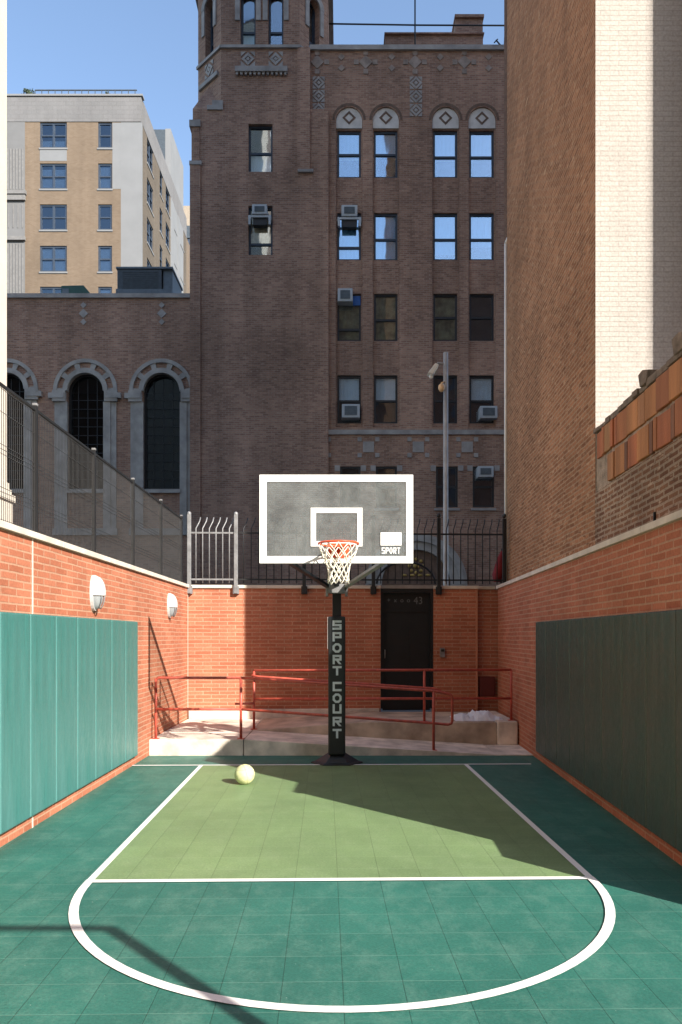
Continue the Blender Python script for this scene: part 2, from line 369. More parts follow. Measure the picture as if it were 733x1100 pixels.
def m_tiles(name, col, dust_glint_col, dust, seam):
    """interlocking 12 inch court tiles: seams, fine open grid, scuffs"""
    m, nt, b = new_mat(name)
    co = objco(nt)
    sep = node(nt, 'ShaderNodeSeparateXYZ'); nt.links.new(co, sep.inputs[0])
    T = .3048
    fx = math_n(nt, 'FRACT', math_n(nt, 'ADD', math_n(nt, 'DIVIDE', sep.outputs[0], T), 40.10))
    fy = math_n(nt, 'FRACT', math_n(nt, 'ADD', math_n(nt, 'DIVIDE', sep.outputs[1], T), 42.15))
    ex = math_n(nt, 'ABSOLUTE', math_n(nt, 'SUBTRACT', fx, .5)); ey = math_n(nt, 'ABSOLUTE', math_n(nt, 'SUBTRACT', fy, .5))
    sx = math_n(nt, 'SMOOTH_MIN', 1.0, math_n(nt, 'MULTIPLY', math_n(nt, 'MAXIMUM', math_n(nt, 'SUBTRACT', ex, .488), 0.0), 90.0), .02)
    sy = math_n(nt, 'SMOOTH_MIN', 1.0, math_n(nt, 'MULTIPLY', math_n(nt, 'MAXIMUM', math_n(nt, 'SUBTRACT', ey, .486), 0.0), 90.0), .02)
    # per tile tint
    ix = math_n(nt, 'FLOOR', math_n(nt, 'ADD', math_n(nt, 'DIVIDE', sep.outputs[0], T), 40.10))
    iy = math_n(nt, 'FLOOR', math_n(nt, 'ADD', math_n(nt, 'DIVIDE', sep.outputs[1], T), 42.15))
    cb = node(nt, 'ShaderNodeCombineXYZ'); nt.links.new(ix, cb.inputs[0]); nt.links.new(iy, cb.inputs[1])
    wn = node(nt, 'ShaderNodeTexWhiteNoise'); nt.links.new(cb.outputs[0], wn.inputs['Vector'])
    tint = ramp(nt, wn.outputs['Value'], 0, 1, (.955, .955, .955, 1), (1.045, 1.045, 1.045, 1))
    c = mix_c(nt, 1.0, col, tint, 'MULTIPLY')
    big = noise(nt, co, .9, 6, .62)
    c = mix_c(nt, 1.0, c, ramp(nt, big, .30, .70, (.78, .80, .81, 1), (1.12, 1.11, 1.09, 1)), 'MULTIPLY')
    # dried dust and scuffs
    d1 = noise(nt, scaled(nt, co, (1, .7, 1)), 4.2, 12, .78)
    c = mix_c(nt, math_n(nt, 'MULTIPLY', ramp(nt, d1, .47, .68), dust), c, dust_glint_col)
    d3 = noise(nt, co, 60, 3, .7)
    c = mix_c(nt, 1.0, c, ramp(nt, d3, .3, .7, (.80, .81, .82, 1), (1.2, 1.19, 1.18, 1)), 'MULTIPLY')
    d2 = noise(nt, co, 24, 3, .6)
    c = mix_c(nt, math_n(nt, 'MULTIPLY', math_n(nt, 'GREATER_THAN', d2, .735), .35), c, (.5, .52, .47, 1))
    st = noise(nt, scaled(nt, co, (.7, 5.0, 1)), 2.0, 6, .7)
    c = mix_c(nt, math_n(nt, 'MULTIPLY', ramp(nt, st, .56, .70), dust * .55), c, dust_glint_col)
    c = mix_c(nt, math_n(nt, 'MULTIPLY', sx, seam), c, tuple(c_ * .16 for c_ in col[:3]) + (1,))
    c = mix_c(nt, math_n(nt, 'MULTIPLY', sy, .42), c, dust_glint_col)  # paler cross seams: dust plus sun on tile edges, put into colour
    nt.links.new(c, b.inputs['Base Color'])
    b.inputs['Roughness'].default_value = .55; b.inputs['Specular IOR Level'].default_value = .35
    wv = node(nt, 'ShaderNodeTexChecker'); wv.inputs['Scale'].default_value = 90; nt.links.new(co, wv.inputs['Vector'])
    h = math_n(nt, 'SUBTRACT', math_n(nt, 'MULTIPLY', wv.outputs['Fac'], .12), math_n(nt, 'ADD', sx, sy))
    h = math_n(nt, 'ADD', h, math_n(nt, 'MULTIPLY', noise(nt, co, 7, 2), .8))
    bump(nt, b, h, .45, .003)
    return m
M['tile_teal'] = m_tiles('tile_teal', (.030, .142, .112, 1), (.17, .30, .245, 1), .30, .60)
M['tile_green'] = m_tiles('tile_green', (.165, .250, .115, 1), (.30, .38, .23, 1), .22, .42)
def m_lines():
    m, nt, b = new_mat('line_paint')
    co = objco(nt)
    w = noise(nt, co, 30, 5, .7)
    nt.links.new(ramp(nt, w, .22, .42, (.45, .50, .46, 1), (.78, .78, .75, 1)), b.inputs['Base Color'])
    b.inputs['Roughness'].default_value = .6
    return m
M['line'] = m_lines()
def m_pad(name, col, stain):
    m, nt, b = new_mat(name)
    co = objco(nt)
    n = noise(nt, scaled(nt, co, (1, 1, .25)), 3, 6, .6)
    c = mix_c(nt, ramp(nt, n, .35, .75), col, stain)
    d = noise(nt, scaled(nt, co, (1, 6, .3)), 4, 4, .6)
    c = mix_c(nt, 1.0, c, ramp(nt, d, .3, .7, (.88, .88, .88, 1), (1.08, 1.08, 1.08, 1)), 'MULTIPLY')
    nt.links.new(c, b.inputs['Base Color'])
    b.inputs['Roughness'].default_value = .42; b.inputs['Specular IOR Level'].default_value = .5
    h1 = noise(nt, scaled(nt, co, (1, 2.2, .45)), 3.0, 2)
    h2 = noise(nt, scaled(nt, co, (1, 3.0, 1.2)), 9.0, 3, .6)
    bump(nt, b, math_n(nt, 'ADD', h1, math_n(nt, 'MULTIPLY', h2, .22)), .5, .016)
    sc = noise(nt, scaled(nt, co, (1, 1.5, .8)), 14, 6, .75)
    r_ = ramp(nt, sc, .4, .7, (.34, .34, .34, 1), (.58, .58, .58, 1)); nt.links.new(r_, b.inputs['Roughness'])
    return m
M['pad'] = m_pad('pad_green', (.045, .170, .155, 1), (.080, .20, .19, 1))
M['pad_dark'] = m_pad('pad_green_shaded', (.045, .090, .076, 1), (.085, .095, .076, 1))  # darker copy of the pad green for the shaded row, shade in its colour

# ------------------------------------------------------------------ ground and court
D = 28.57                                   # the church front
mb = MB(); mb.add([(-260, -200, -.03), (260, -200, -.03), (260, 400, -.03), (-260, 400, -.03)], [(0, 1, 2, 3)])
tag(mb.build('ground', M['asphalt']), kind='structure')

ROT = math.radians(1.2)
FT = (.005, 5.35)                           # middle of the free throw line
ca, sa = math.cos(ROT), math.sin(ROT)
def court(u, v): return (FT[0] + u * ca - v * sa, FT[1] + u * sa + v * ca)
def court_obj(name, loops, z, mat):
    me = bpy.data.meshes.new(name); vs = []; fs = []
    for lp in loops:
        o = len(vs); vs += [(u, v, 0) for u, v in lp]; fs.append(list(range(o, o + len(lp))))
    me.from_pydata(vs, [], fs)
    bm = bmesh.new(); bm.from_mesh(me)
    for f in bm.faces:
        f.normal_update()
        if f.normal.z < 0: f.normal_flip()
    bm.to_mesh(me); bm.free()
    me.materials.append(mat)
    o = bpy.data.objects.new(name, me); COL.objects.link(o); o.location = (FT[0], FT[1], z); o.rotation_euler = (0, 0, ROT)
    return tag(o, kind='structure')
court_obj('court_surface', [[(-2.95, -7.5), (3.4, -7.5), (3.4, 5.72), (-2.75, 5.72)]], 0.0, M['tile_teal'])
KH, KL = 1.80, 4.80
court_obj('key_area', [[(-KH, 0), (KH, 0), (KH, KL), (-KH, KL)]], .004, M['tile_green'])
hw = .0265
arc_n = 48
loops = [[(-KH - .03, -hw * 1.15), (KH + .03, -hw * 1.15), (KH + .03, hw * 1.15), (-KH - .03, hw * 1.15)]]
for s in (-1, 1): loops.append([(s * KH - hw, hw * 1.15), (s * KH + hw, hw * 1.15), (s * KH + hw, KL - hw), (s * KH - hw, KL - hw)])
loops.append([(-2.76, KL - hw), (2.70, KL - hw), (2.70, KL + hw), (-2.76, KL + hw)])
RA = KH; wid = .030
for k in range(arc_n):
    t0 = PI + PI * k / arc_n; t1 = PI + PI * (k + 1) / arc_n
    q = lambda t, r: (r * math.cos(t), r * math.sin(t) * 1.02 - hw * 1.15)
    loops.append([q(t0, RA - wid), q(t1, RA - wid), q(t1, RA + wid), q(t0, RA + wid)])
court_obj('court_markings', loops, .008, M['line'])

# ------------------------------------------------------------------ brick court walls
WL = -2.83                                   # face of the sunlit side wall
def WR(d): return 2.60 + .043 * (d - 5.67)   # face of the shaded side wall
TOP, CT = 2.65, 2.71
B0, B1 = (WL, 13.80), (WR(14.06), 14.06)     # foot of the far wall
def back_y(x): return B0[1] + (x - B0[0]) * (B1[1] - B0[1]) / (B1[0] - B0[0])

w = thing('brick_wall', 'sunlit orange brick court wall carrying two oval lamps', 'wall', (WL, 8, 0))
mb = MB(); mb.box(WL - .3, WL, -3, 14.1, -.02, TOP); mb.build('brickwork', M['court_brick'], w)
mb = MB()
y = -3.0
while y < 14.0:
    mb.box(WL - .33, WL + .035, y, min(y + 1.495, 14.12), TOP + .001, CT); y += 1.5
mb.build('coping', M['coping'], w, bevel=.006)
mb = MB()
for yy in (6.83, 13.76): mb.box(WL - .001, WL + .004, yy - .012, yy + .012, 0, TOP)
mb.build('expansion_joint', M['coping'], w)

w = thing('brick_wall', 'shaded orange brick court wall under the tall weathered party wall', 'wall', (WR(9), 9, 0))
mb = MB()
for a, b, zt in ((4.99, 14.06, TOP), (4.51, 4.99, 1.12)):
    mb.prism([(WR(a), a), (WR(a) + .45, a), (WR(b) + .45, b), (WR(b), b)], -.02, zt)
mb.build('brickwork', M['court_brick'], w)
mb = MB()
y = 4.97
while y < 14.0:
    b = min(y + 1.495, 14.04)
    mb.prism([(WR(y) - .035, y), (WR(y) + .40, y), (WR(b) + .40, b), (WR(b) - .035, b)], TOP + .001, CT); y += 1.5
mb.build('coping', M['coping'], w, bevel=.006)

w = thing('brick_wall', 'far brick court wall with a black doorway, half in sun', 'wall', (0, 13.95, 0))
PW = Plane(B0, (B1[0] - B0[0], B1[1] - B0[1]))
def pu(px): # column in the photograph to distance along the far wall
    t = (px - CX) / F
    # solve (B0 + u*dir): x = t*y
    ux, uy = PW.u
    return (t * B0[1] - B0[0]) / (ux - t * uy)
L_back = math.hypot(B1[0] - B0[0], B1[1] - B0[1])
d0, d1 = pu(409), pu(466)
pil = pu(513)
mb = MB()
PW.box(mb, .0, d0, 0, .3, -.02, TOP); PW.box(mb, d1, pil, 0, .3, -.02, TOP); PW.box(mb, pil, L_back + .3, .10, .3, -.02, TOP)
mb.build('brickwork', M['court_brick'], w)
mb = MB()
for a, b, o in ((.037, 1.45, 0), (1.455, d0, 0), (d1, pil + .02, 0), (pil + .022, L_back - .03, .10)): PW.box(mb, a, b, o - .035, .33, TOP + .001, CT)
mb.build('coping', M['coping'], w, bevel=.006)
mb = MB(); PW.box(mb, pil - .03, pil + .004, -.012, .10, 0, TOP - .002); mb.build('corner_trim', plain('pilaster_trim', (.50, .22, .13, 1), .8), w)
mb = MB()
PW.box(mb, d0 + .002, d0 + .05, .03, .26, .40, 2.655); PW.box(mb, d1 - .05, d1 - .002, .03, .26, .40, 2.655); PW.box(mb, d0 + .05, d1 - .05, .03, .26, 2.58, 2.655)
mb.build('door_frame', M['black_metal'], w)
mb = MB(); PW.box(mb, d0 + .05, d1 - .05, .12, .17, .36, 2.22); PW.box(mb, d0 + .05, d1 - .05, .10, .19, 2.22, 2.27)
for k in range(2):
    PW.box(mb, d0 + .12 + k * .44, d0 + .46 + k * .44, .115, .125, .55, 1.2); PW.box(mb, d0 + .12 + k * .44, d0 + .46 + k * .44, .115, .125, 1.32, 2.1)
dr = mb.build('door', M['black_metal'], w)
mb = MB(); mb.tube([PW.p(d0 + .09, 1.35, .10), PW.p(d0 + .09, 1.35, .06), PW.p(d0 + .09, 1.50, .06), PW.p(d0 + .09, 1.50, .10)], .012, 6); mb.build('handle', M['galv'], dr)
mb = MB(); PW.box(mb, d0 + .05, d1 - .05, .14, .17, 2.27, 2.58); tr_o = mb.build('transom', M['black_metal'], w)
mb = MB()
for k, s in enumerate(('+', 'x', 'o', 'o')): add_text(mb, s, .12, PW.p(d0 + .17 + k * .125, 2.44, .137))
add_text(mb, '43', .20, PW.p(d0 + .73, 2.43, .137), squash=.9)
mb.build('number', plain('faded_paint', (.16, .17, .18, 1), .6), tr_o)
mb = MB(); PW.box(mb, d0 - .02, d1 + .02, .02, .30, 2.657, 2.72); mb.build('lintel', M['stone'], w, bevel=.005)
mb = MB(); PW.box(mb, 1.0, d0 - .03, -.10, -.001, .20, .41); PW.box(mb, .02, 1.0, -.10, -.001, .20, .41); mb.build('kerb_strip', M['concrete'], w, bevel=.01)

def wall_box(name, label, cat, px0, px1, py0, py1, w0, w1, mat):
    u0, u1 = pu(px0), pu(px1); d = PW.p((u0 + u1) / 2, 0)[1]
    mb = MB(); PW.box(mb, u0, u1, w0, w1, Z(py1, d), Z(py0, d))
    base = PW.p((u0 + u1) / 2, Z(py1, d), w1)
    return tag(mb.build(name, mat, base=base, bevel=.008), label, cat)
o = wall_box('intercom_box', 'small pale intercom box on bricks beside the black door', 'intercom', 472.5, 477.5, 696, 706, -.06, -.001, M['galv'])
mb = MB(); b = Vector(o['_base']); PW.box(mb, pu(473.3), pu(476.7), -.066, -.060, Z(700, 14), Z(697.5, 14)); mb.build('speaker_grille', M['black_metal'], o)
o = wall_box('utility_box', 'dark maroon metal utility box in the recess beyond the pilaster', 'utility box', 515.5, 532, 727, 748, .0, .099, M['maroon'])
mb = MB(); PW.box(mb, pu(517), pu(530.5), -.008, -.0005, Z(746, 14), Z(729, 14)); mb.build('lid', M['maroon'], o, bevel=.003)
# ------------------------------------------------------------------ pads
def pad(name, label, group, face, d0, d1, mat, side):
    """upright vinyl wall pad between depths d0 < d1 with soft edges and a thin backing board"""
    th = .052
    g = .004
    t = thing(name, label, 'wall pad', (face(d0) + (-th if side < 0 else th), (d0 + d1) / 2, .125), group)
    mb = MB(); a, b = d0 + g, d1 - g
    if side < 0: poly = [(face(a), a), (face(b), b), (face(b) - th * .7, b), (face(a) - th * .7, a)]
    else: poly = [(face(a), a), (face(a) + th * .7, a), (face(b) + th * .7, b), (face(b), b)]
    mb.prism(poly, .13, 1.955); mb.build('cushion', mat, t, bevel=.020, seg=3)
    mb = MB(); s = 1 if side > 0 else -1
    a, b = d0 + .001, d1 - .001
    p = [(face(a) + s * th * .72, a), (face(b) + s * th * .72, b), (face(b) + s * th, b), (face(a) + s * th, a)]
    mb.prism(p if side < 0 else [p[0], p[3], p[2], p[1]], .125, 1.958); mb.build('backing_board', M['black_metal'], t)
edges = [10.18, 9.60, 9.02, 8.43, 7.85, 7.26, 6.66, 6.07, 5.47]
ords = ['farthest', 'second', 'third', 'fourth', 'fifth', 'sixth', 'seventh', 'eighth']
for i in range(8):
    l = 'teal wall pad at the far end of the sunlit row' if i == 0 else f'teal wall pad, {ords[i]} from the far end of the sunlit row'
    pad('wall_pad', l, 'teal pads on the sunlit wall', lambda d: WL + .056, edges[i + 1], edges[i], M['pad'], -1)
e2 = [10.55 - .61 * i for i in range(10)]
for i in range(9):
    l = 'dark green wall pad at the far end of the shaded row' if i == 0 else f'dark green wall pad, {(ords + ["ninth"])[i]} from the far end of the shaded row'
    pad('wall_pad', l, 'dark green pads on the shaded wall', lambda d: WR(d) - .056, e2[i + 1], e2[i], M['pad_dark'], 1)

# ------------------------------------------------------------------ ramp, landings
ramp_t = thing('access_ramp', 'low pale concrete switchback ramp and landing before the doorway', 'ramp', (0, 11, 0))
RF = 10.96
XA = -1.44
mb = MB(); mb.prism([(WL + .003, RF), (XA, RF), (XA, 13.74), (WL + .003, 13.70)], -.01, .235)
mb.build('landing', M['concrete'], ramp_t, bevel=.012)
mb = MB()
mb.extrude([(XA + .012, RF, -.01), (XA + .012, RF, .235), (2.30, RF, .012), (2.30, RF, -.01)], (0, 1.09, 0))
mb.build('lower_slope', M['concrete'], ramp_t, bevel=.006)
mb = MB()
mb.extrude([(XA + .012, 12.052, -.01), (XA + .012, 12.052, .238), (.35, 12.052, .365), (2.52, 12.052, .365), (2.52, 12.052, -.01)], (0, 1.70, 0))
mb.build('upper_slope', plain('damp_shaded_concrete', (.46, .365, .28, 1), .85, var=.45, nscale=2.2, bmp=.006), ramp_t, bevel=.012)  # damp stain plus some front-face shade put into the darker colour
mb = MB(); mb.box(2.525, WR(12.0) - .02, 12.0, 13.75, -.01, .385); mb.build('end_block', M['concrete'], ramp_t, bevel=.03)
mb = MB(); mb.prism([(2.302, RF), (WR(11) - .003, RF), (WR(12) - .01, 11.99), (2.302, 11.99)], -.01, .012); mb.build('apron', M['concrete'], ramp_t)

# ------------------------------------------------------------------ railings
RR = .021
def rail(parent, pts, r=RR, name='rail'): MB().tube(pts, r, 8).build(name, M['red_rail'], parent)
def post(parent, x, y, z0, z1):
    mb = MB(); mb.tube([(x, y, z0), (x, y, z1)], RR, 8); mb.box(x - .05, x + .05, y - .05, y + .05, z0 - .005, z0 + .008)
    mb.build('post', M['red_rail'], parent)
df = 11.06
r1 = thing('ramp_railing', 'red pipe railing along the front of the low ramp, ending in a loop', 'railing', (-1.49, df, .235))
xb = X(259, df); xf = X(466, df); xe = X(486, df)
xw = WL + .06
post(r1, xw + .02, df, .235, 1.13); post(r1, xb, df, .235, 1.14); post(r1, xf, df, .06, .95)
def arcpts(c, r, a0, a1, n=5): return [(c[0] + r * math.cos(a0 + (a1 - a0) * k / n), df, c[1] + r * math.sin(a0 + (a1 - a0) * k / n)) for k in range(n + 1)]
rail(r1, [(xw + .02, df, .62)] + [(xw + .02, df, 1.08)] + arcpts((xw + .08, 1.08), .06, PI, PI / 2) + [(xb, df, 1.14)])
rail(r1, [(xw + .02, df, .673), (xb, df, .673)])
rail(r1, [(xb, df, 1.14), (xf, df, .945), (xe - .06, df, .905), (xe - .015, df, .88), (xe, df, .84), (xe, df, .50), (xe - .015, df, .46), (xe - .06, df, .445), (xf, df, .465), (xb, df, .673)])
r2 = thing('ramp_railing', 'red pipe railing on the upper landing in front of the doorway', 'railing', (0, 12.15, .365))
dd = 12.16
x1, x2, x3 = X(273, dd), X(456, dd), WR(dd) - .10
post(r2, x1, dd, .24, 1.19); post(r2, x2, dd, .365, 1.21); post(r2, x3, dd, .385, 1.21)
rail(r2, [(x1, dd, 1.20), (x3, dd, 1.21)]); rail(r2, [(x1, dd, .735), (x3, dd, .744)])
# handrail of the slope, held off the same posts
rail(r2, [(x1, dd, 1.12), (x1 - .02, dd - .10, 1.12), (x1 + .1, dd - .11, 1.105), (X(466, 12.05), dd - .11, .915), (X(474, 12.05), dd - .11, .88)], .018, 'handrail')
rail(r2, [(x1 - .30, dd - .06, .66), (x1 - .05, dd - .06, .665), (x1, dd, .665)], .018, 'handrail')

# snow left on the landing
from mathutils import noise as mnoise
mb = MB(); nx, ny = 46, 18; sxa, sxb, sya, syb = X(487, 12.5), X(539, 12.5), 12.22, 12.95
vs = []
for j in range(ny + 1):
    for i in range(nx + 1):
        a, b = i / nx, j / ny
        e = (min(1, 3.2 * min(a, 1 - a)) ** .5) * (min(1, 3 * min(b, 1 - b)) ** .5)
        p = Vector((a * 7, b * 3.2, 1.7))
        h = e * (.085 + .10 * mnoise.noise(p * .9) + .08 * abs(mnoise.noise(p * 1.8)) + .012 * mnoise.noise(p * 5))
        vs.append((sxa + (sxb - sxa) * a + .02 * mnoise.noise(p * 3), sya + (syb - sya) * b + .03 * mnoise.noise(p * 2 + Vector((9, 0, 0))), .367 + max(0, h)))
mb.add(vs, [(j * (nx + 1) + i, j * (nx + 1) + i + 1, (j + 1) * (nx + 1) + i + 1, (j + 1) * (nx + 1) + i) for j in range(ny) for i in range(nx)], True)
tag(mb.build('snow_pile', M['snow'], base=(2.2, 12.6, .365)), 'small heap of white snow left on the concrete landing', 'snow')

# ------------------------------------------------------------------ hoop
hp_x, hp_d = -.058, 10.32
hoop = thing('basketball_hoop', 'basketball hoop with clear white-framed backboard on a padded black pole', 'basketball hoop', (hp_x, hp_d, 0))
BD = 8.89
bx0, bx1, bz0, bz1 = X(279, BD), X(444, BD), Z(605, BD), Z(510, BD)
mb = MB()
n = 6
vs = []
for r, z in ((.36, .0), (.36, .018), (.30, .035), (.13, .14), (.12, .15)):
    vs += [(hp_x + r * math.cos(2 * PI * k / n), hp_d + r * .8 * math.sin(2 * PI * k / n), z) for k in range(n)]
fs = [(i * n + k, i * n + (k + 1) % n, (i + 1) * n + (k + 1) % n, (i + 1) * n + k) for i in range(4) for k in range(n)] + [tuple(range(4 * n, 5 * n))]
mb.add(vs, fs)
mb.build('base_plate', M['pad_vinyl'], hoop, bevel=.006)
mb = MB()
mb.box(hp_x - .062, hp_x + .062, hp_d - .062, hp_d + .062, .14, 2.50)
mb.build('pole', M['black_metal'], hoop, bevel=.012)
mb = MB(); pw = .118
mb.box(hp_x - pw, hp_x + pw, hp_d - .15, hp_d + .12, .13, 2.03)
pp = mb.build('pole_pad', M['pad_vinyl'], hoop, bevel=.028, seg=3)
dpad = hp_d - .152
mb = MB()
rows = [('S', 676), ('P', 690), ('O', 704), ('R', 718), ('T', 731), ('C', 747), ('O', 759), ('U', 771), ('R', 784), ('T', 796)]
rows = [('S', 671.5), ('P', 684), ('O', 696), ('R', 708.5), ('T', 720.5), ('C', 737.5), ('O', 750), ('U', 761.5), ('R', 775), ('T', 788)]
xl = X(362.3, dpad)
def block_letter(mb, ch, cx_, cz, w_, h, t, y):
    """squared stencil capitals with a stroke of t"""
    segs = {'S': 'abcfg_'.replace('_', '')} if False else None
    l, r, tp, bt = cx_ - w_ / 2, cx_ + w_ / 2, cz + h / 2, cz - h / 2
    m_ = cz
    e = .002
    def hb(z, x0=l, x1=r): mb.box(x0, x1, y - e, y + e, z - t / 2, z + t / 2)
    def vb(x, z0, z1): mb.box(x - t / 2, x + t / 2, y - e, y + e, z0, z1)
    L, R = l + t / 2, r - t / 2; T, B = tp - t / 2, bt + t / 2
    if ch == 'S': hb(T); hb(m_); hb(B); vb(L, m_ + t / 2, T - t / 2); vb(R, B + t / 2, m_ - t / 2)
    if ch == 'P': hb(T, l + t, r); hb(m_ - t * .2, l + t, r); vb(L, bt, tp); vb(R, m_ - t * .2 + t / 2, T - t / 2)
    if ch == 'O':
        pts = [(l + w_ * .3, tp), (r - w_ * .3, tp), (r, tp - h * .28), (r, bt + h * .28), (r - w_ * .3, bt), (l + w_ * .3, bt), (l, bt + h * .28), (l, tp - h * .28)]
        k = 1 - 2 * t / w_
        inn = [(cx_ + (x - cx_) * k, cz + (z - cz) * (1 - 2 * t / h)) for x, z in pts]
        for i in range(8):
            j = (i + 1) % 8
            mb.extrude([(pts[i][0], y - e, pts[i][1]), (pts[j][0], y - e, pts[j][1]), (inn[j][0], y - e, inn[j][1]), (inn[i][0], y - e, inn[i][1])], (0, 2 * e, 0))
    if ch == 'R': hb(T, l + t, r); hb(m_, l + t, r); vb(L, bt, tp); vb(R, m_ + t / 2, T - t / 2); mb.extrude([(cx_ - t * .5, y - e, m_ - t / 2), (cx_ + t * .7, y - e, m_ - t / 2), (r, y - e, bt), (r - t * 1.2, y - e, bt)], (0, 2 * e, 0))
    if ch == 'T': hb(T); vb(cx_, bt, T - t / 2)
    if ch == 'C': hb(T, l + t, r); hb(B, l + t, r); vb(L, bt, tp)
    if ch == 'U': vb(L, bt + t, tp); vb(R, bt + t, tp); hb(B)
for ch, py in rows: block_letter(mb, ch, xl, Z(py, dpad), .122, .128, .030, dpad)
mb.build('lettering', M['letter'], pp)
mb = MB(); mb.box(hp_x - pw - .010, hp_x - pw - .001, hp_d - .13, hp_d - .02, Z(697, hp_d), Z(663, hp_d)); mb.build('sunlit_edge', M['stone'], pp)  # pale strip standing in for sunlight on the pad edge
# arm and struts
mb = MB()
mb.bar((hp_x, hp_d - .05, 2.47), (hp_x, BD + .10, 2.74), .10, .12)
mb.bar((hp_x, hp_d + .02, 2.35), (hp_x, hp_d - .45, 2.52), .07, .07)
mb.build('extension_arm', M['black_metal'], hoop, bevel=.008)
mb = MB(); mb.box(hp_x - .11, hp_x + .11, hp_d - .30, hp_d - .04, 2.34, 2.46); mb.box(hp_x - .15, hp_x - .112, hp_d - .25, hp_d - .09, 2.30, 2.52); mb.box(hp_x + .112, hp_x + .15, hp_d - .25, hp_d - .09, 2.30, 2.52)
mb.build('mount_bracket', M['galv'], hoop, bevel=.008)
for s in (-1, 1):
    MB().bar((hp_x + s * .10, hp_d - .2, 2.42), (hp_x + s * .62, BD + .05, bz0 + .05), .07, .035).build('strut', M['grey_pole'] if s > 0 else M['black_metal'], hoop)
mb = MB(); mb.box(bx0 + .04, bx1 - .04, BD + .014, BD + .05, bz0 - .003, bz0 + .035); mb.box(bx0 + .04, bx1 - .04, BD + .014, BD + .05, bz1 - .035, bz1 - .003)
for x in (bx0 + .02, bx1 - .02): mb.box(x - .018, x + .018, BD + .014, BD + .05, bz0 - .003, bz1 - .003)
mb.box(hp_x - .10, hp_x + .10, BD + .014, BD + .09, 2.64, 2.86)
mb.build('back_frame', M['grey_pole'], hoop, bevel=.004)
mb = MB(); mb.box(bx0, bx1, BD, BD + .012, bz0, bz1); board = mb.build('backboard', M['board_glass'], hoop)
bw = .084
mb = MB(); yb0, yb1 = BD - .004, BD - .0005
mb.box(bx0, bx1, yb0, yb1, bz0, bz0 + bw); mb.box(bx0, bx1, yb0, yb1, bz1 - bw, bz1)
mb.box(bx0, bx0 + bw, yb0, yb1, bz0 + bw, bz1 - bw); mb.box(bx1 - bw, bx1, yb0, yb1, bz0 + bw, bz1 - bw)
mb.build('border', M['white_paint'], board)
mb = MB(); sx0, sx1, sz0, sz1 = X(334, BD), X(389.5, BD), Z(587, BD), Z(545.5, BD); t = .062
mb.box(sx0, sx1, yb0, yb1, sz1 - t, sz1); mb.box(sx0, sx1, yb0, yb1, sz0, sz0 + t); mb.box(sx0, sx0 + t, yb0, yb1, sz0 + t, sz1 - t); mb.box(sx1 - t, sx1, yb0, yb1, sz0 + t, sz1 - t)
mb.build('shooting_square', M['white_paint'], board)
mb = MB(); gx0, gx1, gz0, gz1 = X(409, BD), X(431.5, BD), Z(586, BD), Z(572, BD)
mb.box(gx0, gx1, yb0, yb1, gz0, gz1)
for i, ch_ in enumerate('SPORT'): block_letter(mb, ch_, gx0 + .032 + i * .046, Z(591.5, BD), .037, .074, .011, (yb0 + yb1) / 2)
lg = mb.build('logo_block', M['white_paint'], board)
mb = MB(); gm = (gx0 + gx1) / 2
for k in range(3): mb.box(gx0 + .03, gm - .012, yb0 - .003, yb0 - .001, gz0 + .035 + k * .036, gz0 + .042 + k * .036)
mb.box(gm - .003, gm + .003, yb0 - .003, yb0 - .001, gz0 + .02, gz1 - .02)
for k in range(2): mb.box(gm + .03 + k * .035, gm + .045 + k * .035, yb0 - .003, yb0 - .001, gz0 + .05, gz1 - .055)
mb.build('logo_marks', M['faint'], board)
# rim
rc = (hp_x + .03, BD - .15 - .232, Z(584, BD - .38))
mb = MB()
mb.tube([(rc[0] + .229 * math.cos(2 * PI * k / 32), rc[1] + .229 * math.sin(2 * PI * k / 32), rc[2]) for k in range(32)], .0125, 8, close=True)
mb.box(rc[0] - .075, rc[0] + .075, BD - .16, BD - .006, rc[2] - .008, rc[2] + .008)
mb.box(rc[0] - .12, rc[0] + .12, BD - .020, BD - .005, rc[2] - .12, rc[2] + .05)
for s in (-1, 1): mb.bar((rc[0] + s * .09, BD - .01, rc[2] - .005), (rc[0] + s * .16, rc[1] + .16, rc[2] - .006), .014, .014)
mb.build('rim', M['orange'], hoop)
# net: crossing cords
mb = MB(); N = 12
lev = [(0, .228), (.075, .205), (.15, .172), (.22, .142), (.285, .122), (.345, .115), (.40, .118), (.44, .122)]
for s in (-1, 1):
    for k in range(N):
        pts = []
        for i, (dz, r) in enumerate(lev):
            a = 2 * PI * (k + s * i * .5) / N
            jig = 1 + .04 * math.sin(k * 5.1 + i * 2.3)
            pts.append((rc[0] + r * jig * math.cos(a), rc[1] + r * jig * math.sin(a), rc[2] - .008 - dz * (1 + .04 * math.sin(k * 1.7))))
        mb.tube(pts, .0062, 5)
mb.build('net', M['net'], hoop)

# ball
bx, by = gp(263, 842.6)
mb = MB(); mb.ellipsoid((bx, by, .119), .119, .119, .119, 32, 20)
ball = mb.build('basketball', M['ball'], base=(bx, by, 0)); tag(ball, 'pale yellow basketball resting on the green key', 'ball')
mb = MB()
for ax in range(3):
    a = Matrix.Rotation(.5, 3, 'X') @ Matrix.Rotation(.4 + ax * .01, 3, 'Z')
    pts = []
    for k in range(40):
        t = 2 * PI * k / 40
        v = [Vector((math.cos(t), math.sin(t), 0)), Vector((0, math.cos(t), math.sin(t))), Vector((math.cos(t), .55 * math.cos(2 * t) * .9, math.sin(t)))][ax].normalized()
        pts.append(Vector((bx, by, .119)) + (a @ v) * .1185)
    mb.tube(pts, .0022, 5, close=True)
mb.build('seam', M['ball_seam'], ball)

